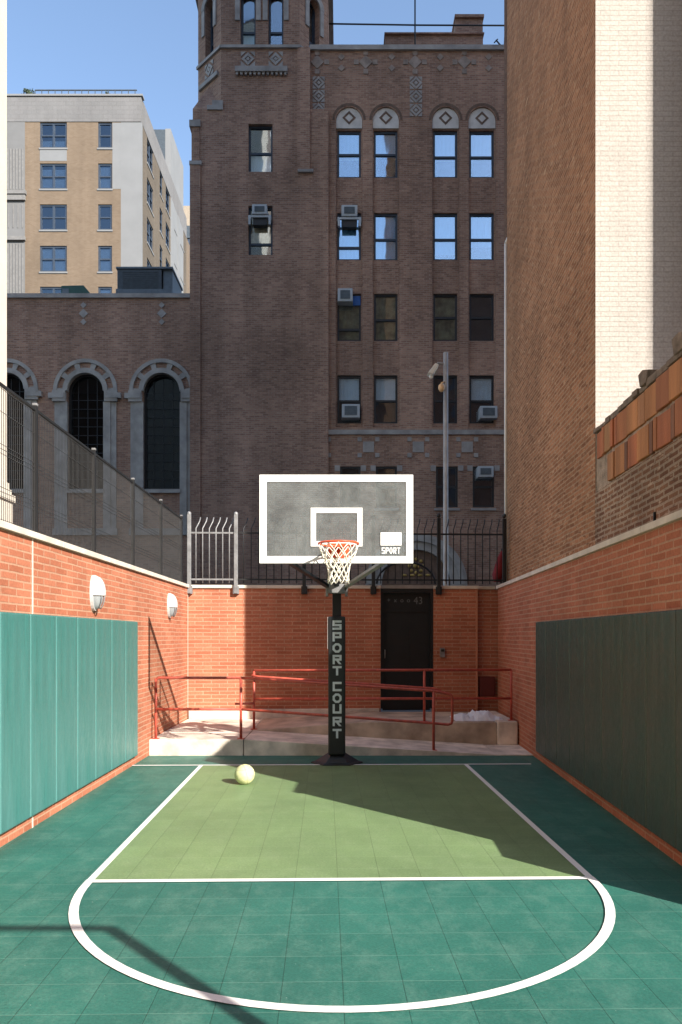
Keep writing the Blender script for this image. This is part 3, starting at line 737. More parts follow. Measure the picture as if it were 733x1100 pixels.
# ------------------------------------------------------------------ wall lamps
def lamp(px, py, label):
    d = (WL + .09) * F / (px - CX); z = Z(py, d)
    t = thing('wall_lamp', label, 'wall lamp', (WL, d, z), 'oval lamps on the sunlit wall')
    mb = MB(); n = 24
    mb.extrude([(WL + .001, d + .100 * math.cos(2 * PI * k / n), z + .205 * math.sin(2 * PI * k / n)) for k in range(n)], (.035, 0, 0)); mb.build('back_plate', M['lamp_white'], t)
    # upper hood: front half of an ellipsoid above the middle
    def shell(z0, z1, rx, ry, rz):
        m_ = MB(); nu, nv = 14, 10; vs = []; fs = []
        for i in range(nv + 1):
            zz = z0 + (z1 - z0) * i / nv; k = math.sqrt(max(0, 1 - (zz / rz) ** 2))
            for j in range(nu + 1):
                a = PI * j / nu - PI / 2
                vs.append((WL + .036 + rx * k * math.cos(a), d + ry * k * math.sin(a), z + zz))
        for i in range(nv):
            for j in range(nu): fs.append((i * (nu + 1) + j, i * (nu + 1) + j + 1, (i + 1) * (nu + 1) + j + 1, (i + 1) * (nu + 1) + j))
        m_.add(vs, fs, True)
        m_.add([vs[j] for j in range(nu + 1)] , [tuple(range(nu + 1))])
        return m_
    shell(-.03, .197, .115, .096, .198).build('hood', M['lamp_white'], t)
    shell(-.180, -.035, .092, .082, .185).build('lens', M['lens'], t)
    mb = MB()
    for s in (-.6, 0, .6):
        pts = []
        for i in range(7):
            zz = -.035 - .148 * i / 6; k = math.sqrt(max(0, 1 - (zz / .21) ** 2))
            pts.append((WL + .04 + .103 * k * math.cos(s), d + .094 * k * math.sin(s), z + zz))
        mb.tube(pts, .007, 5)
    mb.build('guard', M['galv'], t)
lamp(108, 637, 'oval white wall lamp above the teal pads')
lamp(187, 650.5, 'oval white wall lamp near the far brick corner')

# ------------------------------------------------------------------ mesh fence on the sunlit wall
FX = WL - .10
mf = thing('mesh_fence', 'dark welded mesh fence standing on the sunlit brick wall', 'fence', (FX, 9, CT))
ft = CT + 1.20
fd = [FX * F / (p - CX) for p in (-52, 38, 101, 143, 173, 195)]
fd = [fd[0], fd[1], fd[2], fd[3], fd[4], fd[5]]
fd = [2.2, 3.7] + fd if fd[0] > 5 else [2.2, 3.6] + fd[0:]
for i, d in enumerate(fd):
    mb = MB(); mb.box(FX - .02, FX + .02, d - .02, d + .02, CT, ft + .05); mb.box(FX - .05, FX + .05, d - .05, d + .05, CT, CT + .012)
    p = mb.build('post', M['fence_black'], mf)
    mb = MB(); mb.box(FX - .022, FX + .022, d - .022, d + .022, ft + .051, ft + .075); mb.build('post_cap', M['galv'], p, bevel=.005)
for i in range(len(fd) - 1):
    a, b = fd[i] + .024, fd[i + 1] - .024
    mb = MB(); n = int((b - a) / .040)
    for k in range(n + 1):
        y = a + (b - a) * k / n; mb.box(FX - .002, FX + .002, y - .0024, y + .0024, CT + .03, ft)
    for zz in [CT + .05, CT + .25, CT + .29, CT + .33, CT + .62, CT + .66, CT + .70, CT + .98, ft - .02] + []:
        mb.box(FX + .0025, FX + .006, a, b, zz - .0022, zz + .0022)
    mb.build('mesh_panel', M['fence_mesh'], mf)
    mb = MB(); mb.box(FX - .012, FX + .012, a, b, ft + .001, ft + .024); mb.build('top_rail', M['fence_black'], mf)
# ------------------------------------------------------------------ picket fence on the far wall
pf = thing('picket_fence', 'grey metal picket fence with bent tips on the far brick wall', 'fence', (0, 14.1, CT))
PX = [204, 254, 327, 401, 471, 541]
W0 = .12
pus = [pu(p) for p in PX]
zt = CT + 1.16
for i, u in enumerate(pus):
    q = PW.p(u, 0, -.06)
    mb = MB(); m_ = M['galv'] if i < 2 else M['fence_black']  # posts past the sun edge go black: shade put into their colour
    mb.box(q[0] - .033, q[0] + .033, q[1] - .033, q[1] + .033, CT - .16, zt + (.14 if i < 2 else .10))
    mb.box(q[0] - .055, q[0] + .055, q[1] - .02, q[1] + .06 - .001, CT - .17, CT - .02)
    p = mb.build('post', m_, pf, bevel=.006)
    MB().ellipsoid((q[0], q[1], zt + .15), .04, .04, .045, 10, 6).build('post_cap', m_, p)
for i in range(len(pus) - 1):
    a, b = pus[i], pus[i + 1]
    mb = MB(); m_ = M['galv'] if i == 0 else M['fence_black']  # shaded bays likewise take black metal in place of the lit grey
    n = 7 if i == 0 else 9
    door_gap = False
    for k in range(1, n):
        u = a + (b - a) * k / n
        q0 = PW.p(u, CT + .03, -.06); q1 = PW.p(u, zt - .12, -.06)
        q2 = PW.p(u + .055, zt + .02, .02); q3 = PW.p(u + .07, zt + .10, .05)
        mb.tube([q0, q1, q2, q3], .012 if i == 0 else .010, 6)
    for zz in (CT + .10, zt - .20): mb.bar(PW.p(a + .034, zz, -.06), PW.p(b - .034, zz, -.06), .022, .03)
    if i == 0:
        pass
    mb.build('picket_panel', m_, pf)
mb = MB(); pts = []
for k in range(13):
    a = PI * k / 12; pts.append(PW.p((d0 + d1) / 2 - .56 * math.cos(a), CT + .04 + .42 * math.sin(a), .16))
mb.tube(pts, .022, 6); mb.build('arched_bar', M['black_metal'], pf)
mb = MB()
q = PW.p(pu(537.5), 0, .22)
vs = []; rings = []
for i, (zz, r) in enumerate(((2.80, .06), (2.95, .10), (3.12, .09), (3.28, .06), (3.40, .015))):
    rings.append([(q[0] + r * (1 + .25 * math.sin(5 * 2 * PI * k / 14 + i)) * math.cos(2 * PI * k / 14) + (zz - 2.8) * .15, q[1] + r * math.sin(2 * PI * k / 14), zz) for k in range(14)])
n = 14
mb.add([v for r in rings for v in r], [(i * n + k, i * n + (k + 1) % n, (i + 1) * n + (k + 1) % n, (i + 1) * n + k) for i in range(4) for k in range(n)] + [tuple(range(4 * n, 5 * n)), tuple(reversed(range(n)))], True)
um = thing('folded_umbrella', 'dark red folded cloth umbrella behind the far picket fence', 'umbrella', (q[0], q[1], -.03))
mb.build('canopy', M['red_cloth'], um); MB().tube([(q[0], q[1], -.03), (q[0] + .09, q[1], 3.44)], .016, 6).build('stick', M['black_metal'], um)

# ------------------------------------------------------------------ light pole behind the far wall
ld = 15.6; lx = X(479, ld)
lp = thing('light_pole', 'tall pale grey light pole with floodlight behind the far wall', 'light pole', (lx, ld, -.03))
MB().tube([(lx, ld, -.03), (lx, ld, 1.5), (lx, ld, Z(379, ld))], .062, 14, r2=.05).build('pole', M['grey_pole'], lp)
mb = MB(); mb.tube([(lx, ld, Z(391, ld)), (lx - .17, ld, Z(390, ld)), (lx - .20, ld, Z(393, ld)), (lx - .20, ld, Z(402, ld))], .022, 6); mb.build('bracket_arm', M['grey_pole'], lp)
mb = MB(); c = (lx - .29, ld - .03, Z(397.5, ld))
mb.extrude([(c[0] - .10, c[1] - .12, c[2] - .10), (c[0] + .06, c[1] - .12, c[2] + .10), (c[0] + .13, c[1] - .12, c[2] + .06), (c[0] + .02, c[1] - .12, c[2] - .13)], (0, .24, 0))
fl = mb.build('floodlight', M['white_metal'], lp, bevel=.015)
MB().ellipsoid((lx - .31, ld - .03, Z(405, ld)), .045, .045, .05, 10, 8).build('sensor', M['white_metal'], lp)
mb = MB(); mb.ellipsoid((lx - .10, ld - .09, Z(418, ld)), .07, .06, .09, 12, 8); mb.tube([(lx - .10, ld - .09, Z(413, ld)), (lx - .03, ld - .03, Z(411, ld))], .02, 6); mb.build('lamp_head', M['lamp_warm'], lp)

# slim light pole outside the frame whose bent shadow lies across the near corner
sxp, sdp = -1.389, 4.47
px_ = 2.25; run = (px_ - sxp) / math.sin(SUN_AZ); pz = run * math.tan(SUN_EL); pd = sdp - (px_ - sxp) / SUN_RATIO
sp = thing('light_pole', 'slim bent light pole whose angled shadow crosses the near court corner', 'light pole', (px_, pd, 0))
MB().tube([(px_, pd, 0), (px_, pd, pz)], .045, 10).build('pole', M['grey_pole'], sp)
MB().tube([(px_, pd, pz), (px_ - 1.5, pd + .005, pz)], .03, 8).build('bracket_arm', M['grey_pole'], sp)
mb = MB(); mb.box(px_ - 1.75, px_ - 1.45, pd - .09, pd + .09, pz - .07, pz + .03); mb.build('floodlight', M['grey_pole'], sp, bevel=.02)

# ------------------------------------------------------------------ tall party wall building (shades the church)
def CXf(d): return 2.94 + .043 * (d - 8.61)
HC = 49.0
tb = thing('brick_building', 'tall weathered brown brick building with white painted brick front', 'building', (5, 11, 0))
mb = MB()
mb.prism([(CXf(8.61), 8.61), (CXf(8.61) + .12, 8.61), (CXf(14.27) + .12, 14.27), (CXf(14.27), 14.27)], -.03, HC)
mb.build('side_wall', M['old_brick'], tb)
mb = MB(); mb.prism([(CXf(8.61) + .001, 8.605), (5.0, 8.605), (5.0, 8.72), (CXf(8.61) + .115, 8.72)], -.03, HC); mb.prism([(CXf(8.61) + .125, 8.725), (5.0, 8.725), (5.0, 14.26), (CXf(14.27) + .125, 14.26)], -.03, HC - .2)
mb.box(4.6, 5.0, 8.605 - (4.6 - 3.6) / SUN_RATIO, 8.604, -.03, HC)  # unseen pier added to sharpen the shadow edge on the white front
mb.build('front_wall', M['white_brick'], tb)
mb = MB(); mb.prism([(CXf(14.27) + .02, 14.275), (5.0, 14.275), (5.0, 14.62), (CXf(14.27) + .02, 14.62)], -.03, HC); mb.build('corner_pier', M['dark_brick'], tb)
mb = MB(); mb.tube([(CXf(14.27) - .02, 14.30, 2.75), (CXf(14.27) - .02, 14.30, Z(262, 14.3))], .03, 8); mb.tube([(CXf(14.27) - .02, 14.30, Z(262, 14.3)), (CXf(14.27) + .02, 14.30, Z(256, 14.3))], .03, 8); mb.build('drainpipe', M['white_metal'], tb)
# the wing standing forward, out of frame, that shades the white front
b2d = -2.0
b2 = 3.6 + SUN_RATIO * (8.605 - b2d)
tw = thing('brick_building', 'tall tower outside the frame that shades the church and white brick front', 'building', (b2, b2d, 0))
mb = MB(); mb.box(b2, b2 + 44, b2d, 9.0, -.03, 52); mb.build('wall', M['dark_brick'], tw)
for k in range(12):
    for i in range(2): MB().box(b2 - .03, b2 - .002, b2d + 2 + 4.6 * i, b2d + 3.6 + 4.6 * i, 5 + 3.6 * k, 7 + 3.6 * k).build('window', M['window_blue'], tw)

chm = thing('shade_chimney', 'square brick chimney added outside the frame to shade the hoop pole pad', 'chimney', (4.18, 5.7, 0))  # added out of view to keep sun off the padded pole
mb = MB(); mb.box(4.03, 4.33, 5.56, 5.86, -.03, 5.75); mb.build('stack', M['dark_brick'], chm)
mb = MB(); mb.box(4.02, 4.36, 5.555, 5.89, 5.751, 5.85); mb.build('cap', M['stone'], chm, bevel=.01)

# ------------------------------------------------------------------ broken tile wall between
def TX(d): return 2.79 + .043 * (d - 5.3)
tl = thing('tile_wall', 'broken wall of orange terracotta blocks over rough brick', 'wall', (TX(7), 7, CT))
mb = MB(); mb.prism([(TX(5.27), 5.27), (TX(5.27) + .25, 5.27), (TX(8.6) + .1, 8.6), (TX(8.6), 8.6)], CT + .001, 3.41); 
mb.build('brick_base', brick('rough_brick', (.32, .165, .095, 1), (.20, .095, .055, 1), (.42, .32, .235, 1), .21, .058, .013, blotch=.4, blotch_scale=1.2, bdist=.03, wob_=.03, speck=.6), tl)
mb = MB(); mb.prism([(TX(5.3) + .02, 5.3), (TX(5.3) + .24, 5.3), (TX(8.6) + .1, 8.6), (TX(8.6) + .02, 8.6)], 3.412, 4.10); mb.build('mortar_bed', plain('mortar_bed', (.34, .265, .20, 1), .95, var=.4, nscale=9, bmp=.03), tl)
tile_cols = [(.40, .15, .055), (.42, .18, .065), (.34, .125, .05), (.42, .21, .085), (.20, .09, .05), (.38, .125, .05), (.36, .165, .07)]
tmats = []
for i, c in enumerate(tile_cols): tmats.append(plain('terracotta', c + (1,), .75, var=.35, nscale=5, bmp=.01, streak=True))
def mat_mesh(boxes, name, mats, parent, bevel):
    o = None
    mb = MB(); idx = []
    for (b, mi) in boxes: mb.box(*b); idx += [mi] * 6
    o = mb.build(name, mats[0], parent)
    for m_ in mats[1:]: o.data.materials.append(m_)
    for p, i in zip(o.data.polygons, idx): p.material_index = i
    md = o.modifiers.new('edge', 'BEVEL'); md.width = bevel; md.segments = 2
    return o
boxes = []
for row, (z0, z1, dstart) in enumerate(((3.435, 3.735, 8.10), (3.775, 4.075, 8.52))):
    d = dstart
    while d > 5.45:
        L = random.choice((.10, .15, .20, .30, .30)); a = d - L
        boxes.append(((TX(d) - random.uniform(.004, .022), TX(d) + .12, a + .012, d - .012, z0 + random.uniform(-.005, .01), z1 + random.uniform(-.012, .008)), random.randrange(len(tmats))))
        d = a
mat_mesh(boxes, 'terracotta_blocks', tmats, tl, .008)
mb = MB()
d = 8.58
while d > 5.4:
    L = random.uniform(.12, .3); h = 4.10 + random.uniform(.02, .07)
    mb.box(TX(d) - random.uniform(.0, .03), TX(d) + .22, d - L, d - .004, 4.085, h); d -= L
for dd_, L, h in ((7.10, .16, .10), (6.30, .20, .12)):
    x_ = TX(dd_) - .03
    mb.extrude([(x_, dd_ - L, 4.12), (x_, dd_ - .02, 4.12), (x_, dd_ + .02, 4.15 + h), (x_, dd_ - L * .5, 4.165 + h), (x_, dd_ - L - .06, 4.15 + h * .7)], (.18, 0, 0))
mb.build('broken_cap', plain('rubble', (.20, .155, .12, 1), .95, var=.4, nscale=10, bmp=.02), tl, bevel=.008)
mb = MB(); mb.box(TX(6.75) - .02, TX(6.75) + .01, 6.74, 6.76, CT + .03, CT + .17); mb.build('iron_stub', M['black_metal'], tl)

# ------------------------------------------------------------------ cream building by the sunlit wall
ce = 11.0; cxl = X(7.5, ce)
cb_ = thing('cream_building', 'smooth cream stucco building edge beside the mesh fence', 'building', (cxl, 8, 0))
mb = MB(); mb.box(cxl - 8, cxl, 6.5, ce, -.03, 40); mb.build('wall', M['stucco'], cb_)
mb = MB()
for z0, z1, p in ((-.03, 3.74, .10), (3.741, 3.84, .15), (3.841, 3.92, .09), (3.921, 4.02, .04)): mb.box(cxl + .001, cxl + p * .6, 6.5, ce + p * .6, z0, z1)
mb.build('plinth', M['stucco'], cb_)

db = thing('brick_building', 'unseen dark brick building added by the cream one to block sky', 'building', (cxl - .2, -6, 0))  # added out of view to block sky and cut bounce into the court
mb = MB(); mb.box(cxl - 8, cxl - .2, -24.0, 6.49, -.03, 44); mb.build('wall', M['dark_brick'], db)
for j in range(11):
    for i in range(5): MB().box(cxl - .199, cxl - .15, -18 + 4.6 * i, -16.6 + 4.6 * i, 4 + 3.5 * j, 5.9 + 3.5 * j).build('window', M['window_blue'], db)
# ------------------------------------------------------------------ the block behind the photographer, mirrored in the church windows
bb = thing('apartment_building', 'dark brick apartment block mirrored in the lower church windows', 'building', (0, -34, 0))
mb = MB(); mb.box(-45, 20, -50, -34, -.03, 45); mb.build('wall', M['dark_brick'], bb)
for i in range(9):
    for j in range(10):
        x = -23 + 5.2 * i; z = 4 + 3.5 * j
        MB().box(x, x + 1.4, -33.99, -33.94, z, z + 1.9).build('window', M['window_blue'], bb)

# ------------------------------------------------------------------ the church across the street
ch = thing('church_building', 'brown brick church block with octagonal tower and arched windows', 'building', (0, D, 0))
PF = Plane((0, D), (1, 0))
PT = Plane((0, D - .14), (1, 0))
fx = lambda px: X(px, D)
fz = lambda py: Z(py, D)
cols = [(362.5, 388), (402, 427.5), (466, 492), (505, 531.5)]
rws = [(138, 189), (227, 278), (314, 365), (402, 454)]
low = [(365.5, 387.5), (404, 426.5), (468.5, 492), (508, 531)]
bays = []
for a, b in cols: bays.append((fx(a - 1.5), fx(b + 1.5), fz(459), fz(114.5), 'arch'))
lowh = [(fx(a), fx(b), fz(545), fz(501)) for a, b in low]
XR0, XR1 = fx(331), fx(640)
ZT = fz(54)
mb = MB()
door_c = fx(447); door_z = fz(628)
PF.wall(mb, XR0, XR1, -.03, ZT, bays + lowh, .11)
wh = [(fx(a), fx(b), fz(r1_), fz(r0)) for a, b in cols for r0, r1_ in rws]
for (a, b, c, d_, _x) in bays:
    hs = [h for h in wh if a < (h[0] + h[1]) / 2 < b]
    PF.wall(mb, a - .05, b + .05, c - .05, d_ + .05, hs, .16, w=.11)
mb.add([(XR0, D + .5, ZT), (XR1, D + .5, ZT), (XR1, D + 12, ZT), (XR0, D + 12, ZT)], [(0, 1, 2, 3)])
mb.add([(XR0, D, ZT), (XR1, D, ZT), (XR1, D + .5, ZT), (XR0, D + .5, ZT)], [(0, 1, 2, 3)])
mb.box(XR0, XR1, D + .6, D + 12, -.03, ZT - .05)
# church nave section
XL0 = fx(-60); XLT = fx(209.5); ZL = fz(318)
archs = [(fx(72), fx(112.5), fz(526), fz(400), 'arch'), (fx(153.5), fx(194.5), fz(526), fz(400), 'arch'), (fx(-9), fx(27.5), fz(526), fz(400), 'arch')]
PF.wall(mb, XL0, XLT + .3, -.03, ZL, archs, .34)
mb.box(XL0, XLT + .3, D + .5, D + 9, -.03, ZL - .01)
mb.add([(XL0, D, ZL), (XLT + .3, D, ZL), (XLT + .3, D + .6, ZL), (XL0, D + .6, ZL)], [(0, 1, 2, 3)])
mb.build('wall', M['church_brick'], ch)
# tower
tcx, th_, tfh = -3.08, 2.58, 1.50
tx0, tx1 = tcx - th_, tcx + th_
ty = D - .14
ZO = Z(117, ty)
mb = MB()
thole = [(X(267, ty), X(293, ty), Z(184.5, ty), Z(133, ty)), (X(267, ty), X(293, ty), Z(274, ty), Z(221, ty))]
PT.wall(mb, tx0, tx1 + .02, -.03, ZO, thole, .22)
for xa in (tx0, tx1 + .02): mb.add([(xa, ty, -.03), (xa, ty + 5.16, -.03), (xa, ty + 5.16, ZO), (xa, ty, ZO)], [(0, 1, 2, 3)])
mb.add([(tx0, ty + 5.16, -.03), (tx1, ty + 5.16, -.03), (tx1, ty + 5.16, ZO), (tx0, ty + 5.16, ZO)], [(0, 1, 2, 3)])
mb.add([(tx0, ty, ZO), (tx1, ty, ZO), (tx1, ty + 5.16, ZO), (tx0, ty + 5.16, ZO)], [(0, 1, 2, 3)])
cc = th_ - tfh
mb.add([(tx0, ty, ZO + .002), (tx0 + cc, ty, ZO + .002), (tx0, ty + cc, ZO + .002), (tx0 + cc * .52, ty + cc * .52, ZO + 1.3)], [(0, 1, 3), (1, 2, 3), (2, 0, 3), (0, 2, 1)])
ZOT = Z(-28, ty)
c_ = th_ - tfh
oct_ = [(tcx - tfh, ty), (tcx + tfh, ty), (tx1, ty + c_), (tx1, ty + 5.16 - c_), (tcx + tfh, ty + 5.16), (tcx - tfh, ty + 5.16), (tx0, ty + 5.16 - c_), (tx0, ty + c_)]
facets = []
for k in range(8):
    a, b = oct_[k], oct_[(k + 1) % 8]; P = Plane(a, (b[0] - a[0], b[1] - a[1])); L = math.hypot(b[0] - a[0], b[1] - a[1])
    zb, ztp = Z(49, ty), Z(-14, ty)
    if L > 2: hs = [(L / 2 - .76, L / 2 - .18, zb, ztp, 'arch'), (L / 2 + .30, L / 2 + .88, zb, ztp, 'arch')]
    else: hs = [(L / 2 - .27, L / 2 + .27, zb, ztp, 'arch')]
    if 3 <= k <= 5: hs = []
    P.wall(mb, 0, L, ZO, ZOT, hs, .4)
    facets.append((P, L, hs))
mb.prism([((x - tcx) * .84 + tcx, (y - ty - 2.58) * .84 + ty + 2.58) for x, y in oct_], ZO, ZOT)
# corner buttress of the tower
mb.box(tx0 - .10, tx0 + .30, ty - .06, ty + .5, -.03, Z(178, ty)); mb.box(tx0 - .04, tx0 + .26, ty - .03, ty + .5, Z(178, ty) + .001, Z(135, ty))
mb.build('tower', M['church_brick'], ch)
mb = MB()
ro = lambda k: [((x - tcx) * k + tcx, (y - ty - 2.58) * k + ty + 2.58) for x, y in oct_]
for k, (k1, z0, z1) in enumerate(((1.02, ZOT, ZOT + .25), (1.07, ZOT + .25, ZOT + .6), (1.02, ZOT + .6, ZOT + 1.6))): mb.prism(ro(k1), z0 + .001 * k, z1)
n = 8; apex = (tcx, ty + 2.58, ZOT + 5)
b8 = [(x, y, ZOT + 1.602) for x, y in ro(1.05)]
mb.add(b8 + [apex], [(i, (i + 1) % 8, 8) for i in range(8)])
mb.build('tower_roof', M['stone'], ch)
# stone trim
mb = MB()
PF.box(mb, fx(333), XR1, -.10, .0, fz(55), fz(50))                       # roof coping
PF.box(mb, fx(333), XR1, -.07, -.0, fz(467), fz(462))                     # string course
for px in (344, 396, 449.5, 502, 553):
    PF.box(mb, fx(px - 6), fx(px + 6), -.035, 0, fz(486), fz(474.5))
    for sx in (-1, 1):
        for sy in (-1, 1): PF.box(mb, fx(px + sx * 9.5) - .08, fx(px + sx * 9.5) + .08, -.03, 0, fz(480.5 + sy * 8.5) - .08, fz(480.5 + sy * 8.5) + .08)
for a, b in low:
    for p in (a - 3, b + 3): PF.box(mb, fx(p) - .10, fx(p) + .10, -.03, 0, fz(506), fz(500))
for a, b in low: PF.box(mb, fx(a - 2), fx(b + 2), -.06, .0, fz(548.5), fz(546))
mb_keep = mb; mb = MB()
for px in (341, 393, 446, 499):                                            # crosses in the frieze
    r = .36
    PF.diamond(mb, fx(px), fz(67), .26, -.03, 0)
    for dx, dz in ((1, 0), (-1, 0), (0, 1), (0, -1)): PF.box(mb, fx(px) + dx * r - .09, fx(px) + dx * r + .09, -.028, 0, fz(67) + dz * r - .09, fz(67) + dz * r + .09)
for px in (367, 421, 473, 525):
    for py in (61.5, 73.5): PF.diamond(mb, fx(px), fz(py), .13, -.03, 0)
mb.build('frieze_ornament', plain('worn_stone', (.30, .245, .215, 1), .9, var=.35, nscale=3), ch); mb = mb_keep
for px, y0, y1 in ((342.5, 82, 125), (447, 82, 126)):                      # diaper panels
    zz0, zz1 = fz(y1), fz(y0); h = (zz1 - zz0) / 3
    for k in range(3):
        zc = zz0 + h * (k + .5)
        PF.diamond(mb, fx(px), zc, h * .47, -.03, 0, hole=.55); PF.diamond(mb, fx(px), zc, h * .16, -.03, 0)
        for sx in (-1, 1):
            for sz in (-1, 1):
                u, z = fx(px) + sx * h * .45, zc + sz * h * .45
                mb.extrude([PF.p(u, z, -.028), PF.p(u - sx * h * .33, z, -.028), PF.p(u, z - sz * h * .33, -.028)], (0, .027, 0))
mb_keep = mb; mb = MB()
for a, b in cols:                                                          # tympana over the top row
    r = (fx(b + 1.5) - fx(a - 1.5)) / 2; cu = fx((a + b) / 2); cz = fz(114.5) - r
    PF.ring(mb, cu, cz, .0, r - .01, .06, .105)
    PF.box(mb, cu - r + .01, cu + r - .01, .06, .105, fz(138) + .05, cz - .001)
mb.build('tympanum', plain('pale_tympanum', (.60, .58, .56, 1), .85, var=.15, nscale=3), ch); mb = mb_keep
PF.box(mb, fx(320.5), fx(337), -.24, .0, fz(188.5), fz(185.5))
PT.box(mb, X(253, ty), X(309, ty), -.14, 0, Z(79, ty), Z(73.5, ty))
for k in range(12): PT.box(mb, X(254 + k * 4.7, ty), X(256.4 + k * 4.7, ty), -.10, 0, Z(82, ty), Z(79, ty) - .001)
for k in (0, 1, 7):
    P, L, hs = facets[k]
    z1 = Z(49.5, ty); z0 = Z(52.5, ty)
    P.box(mb, -.02, L + .02, -.08, 0, z0, z1)
    for h in hs:
        cu = (h[0] + h[1]) / 2; zc = Z(63.5, ty); q = .27
        P.diamond(mb, cu, zc, q * .9, -.03, 0, hole=.5); P.diamond(mb, cu, zc, q * .3, -.03, 0)
        for sx in (-1, 1):
            for sz in (-1, 1):
                u, z = cu + sx * q, zc + sz * q
                mb.extrude([P.p(u, z, -.028), P.p(u - sx * q * .7, z, -.028), P.p(u, z - sz * q * .7, -.028)], (P.n.x * .027, P.n.y * .027, 0))
        r = (h[1] - h[0]) / 2
        P.ring(mb, cu, h[3] - r, r + .001, r + .22, -.06, .05)
        for u in (h[0] - .20, h[1] + .02): P.box(mb, u, u + .18, -.05, .05, h[3] - r - 1.0, h[3] - r - .001)
    if k != 0: P.box(mb, .15, L - .15, -.10, 0, Z(79, ty), Z(74.5, ty))
# broach stops and buttress caps
for sx, xx in ((-1, tx0),):
    mb.box(xx + .55, xx + 1.15, ty - .05, ty - .002, ZO - .05, ZO + .12); mb.box(xx + .75, xx + 1.15, ty - .05, ty - .002, ZO + .12, ZO + .30)
    mb.box(xx - .12, xx + .34, ty - .09, ty + .5, Z(178, ty) - .001, Z(174, ty)); mb.box(xx - .12, xx + .30, ty - .08, ty + .5, Z(137, ty), Z(130, ty))
for px in (90, 174): 
    for k, py in enumerate((328, 337, 346)): PF.diamond(mb, fx(px), fz(py), (.12, .18, .12)[k], -.03, 0)
PF.box(mb, XL0, XLT, -.08, 0, fz(320.5), fz(316))
mb.build('stone_trim', M['stone'], ch)
# tympanum diamonds
mb = MB()
for a, b in cols:
    r = (fx(b + 1.5) - fx(a - 1.5)) / 2; cu = fx((a + b) / 2); cz = fz(114.5) - r
    PF.diamond(mb, cu, cz + .12, .26, .045, .058, hole=.62)
    PF.ring(mb, cu, cz, r + .04, r + .13, -.012, 0.0)
mb.build('tympanum_ornament', M['brown_panel'], ch)
# arched nave surrounds
mb = MB()
for (a, b, c, d_, _x) in archs:
    r = (b - a) / 2; cu = (a + b) / 2; cz = d_ - r
    PF.ring(mb, cu, cz, r - .04, r + .14, -.10, .10, n=20); PF.ring(mb, cu, cz, r + .36, r + .50, -.09, 0, n=20)
    for k in range(7):
        a0 = PI * (k + .22) / 7.4 * 1.02; 
    for k in range(6):
        am = PI * k / 5
        PF.ring(mb, cu, cz, r + .139, r + .361, -.06, 0, a0=max(0, am - .10), a1=min(PI, am + .10), n=3)
    for s in (-1, 1):
        u0 = cu + s * (r + .02); u1 = cu + s * (r + .52)
        PF.box(mb, min(u0, u1), max(u0, u1), -.14, .0, cz - .42, cz - .002)
        PF.box(mb, min(cu + s * (r + .06), cu + s * (r + .66)), max(cu + s * (r + .06), cu + s * (r + .66)), -.17, 0.0, cz - .30, cz - .10)
        u0 = cu + s * (r - .03); u1 = cu + s * (r + .24); PF.box(mb, min(u0, u1), max(u0, u1), -.08, .08, c - 1.5, cz - .421)
        u0 = cu + s * (r + .242); u1 = cu + s * (r + .46); PF.box(mb, min(u0, u1), max(u0, u1), -.04, .0, c - 1.5, cz - .421)
    PF.box(mb, a - .0, b + .0, -.12, .30, c - .14, c)
    PF.box(mb, a - .5, b + .5, -.12, 0, c - 1.75, c - 1.502)
mb.build('arch_surround', M['blue_stone'], ch)
# arched doorway seen over the far wall
mb = MB()
R_ = 1.94
PF.ring(mb, door_c, door_z, R_ - .62, R_, -.20, 0, n=24); PF.ring(mb, door_c, door_z, R_ - .30, R_ - .12, -.28, -.19, n=24)
for s in (-1, 1): PF.box(mb, door_c + s * (R_ - .31) - .31, door_c + s * (R_ - .31) + .31, -.20, 0, -.03, door_z - .001)
mb.build('door_arch', M['blue_stone'], ch)
mb = MB(); PF.ring(mb, door_c, door_z, 0, R_ - .63, -.05, -.004, n=24); PF.box(mb, door_c - 1.3, door_c + 1.3, -.05, -.004, .0, door_z - .002); mb.build('door_panel', M['brown_panel'], ch)
mb = MB()
for k in range(8):
    a = 2 * PI * k / 8; mb.ellipsoid((door_c + .0 + .26 * math.cos(a), D - .08, fz(608) + .26 * math.sin(a)), .07, .04, .07, 8, 6)
mb.ellipsoid((door_c, D - .08, fz(608)), .12, .05, .12, 10, 6)
for k in range(4): mb.ellipsoid((door_c - .45 + .3 * k, D - .08, fz(618)), .10, .04, .05, 8, 5)
mb.build('door_emblem', M['gold'], ch)
# rooftop block and chimney
mb = MB(); mb.box(X(414, D + 4), X(519, D + 4), D + 4, D + 8, ZT - .1, Z(38, D + 4)); mb.box(X(413, D + 4), X(520, D + 4), D + 3.9, D + 8.1, Z(38, D + 4) + .001, Z(36.5, D + 4)); mb.build('penthouse', M['church_brick'], ch)
mb = MB(); mb.box(X(488, D + 5), X(517, D + 5), D + 4.6, D + 6, Z(45, D + 5), Z(28, D + 5)); mb.box(X(487, D + 5), X(518, D + 5), D + 4.5, D + 6.1, Z(28, D + 5) + .001, Z(25, D + 5)); mb.build('chimney', M['church_brick'], ch)
mb = MB(); PF.box(mb, fx(320), fx(333.5), -.20, -.0, fz(186), fz(55)); mb.build('pier', M['church_brick'], ch)

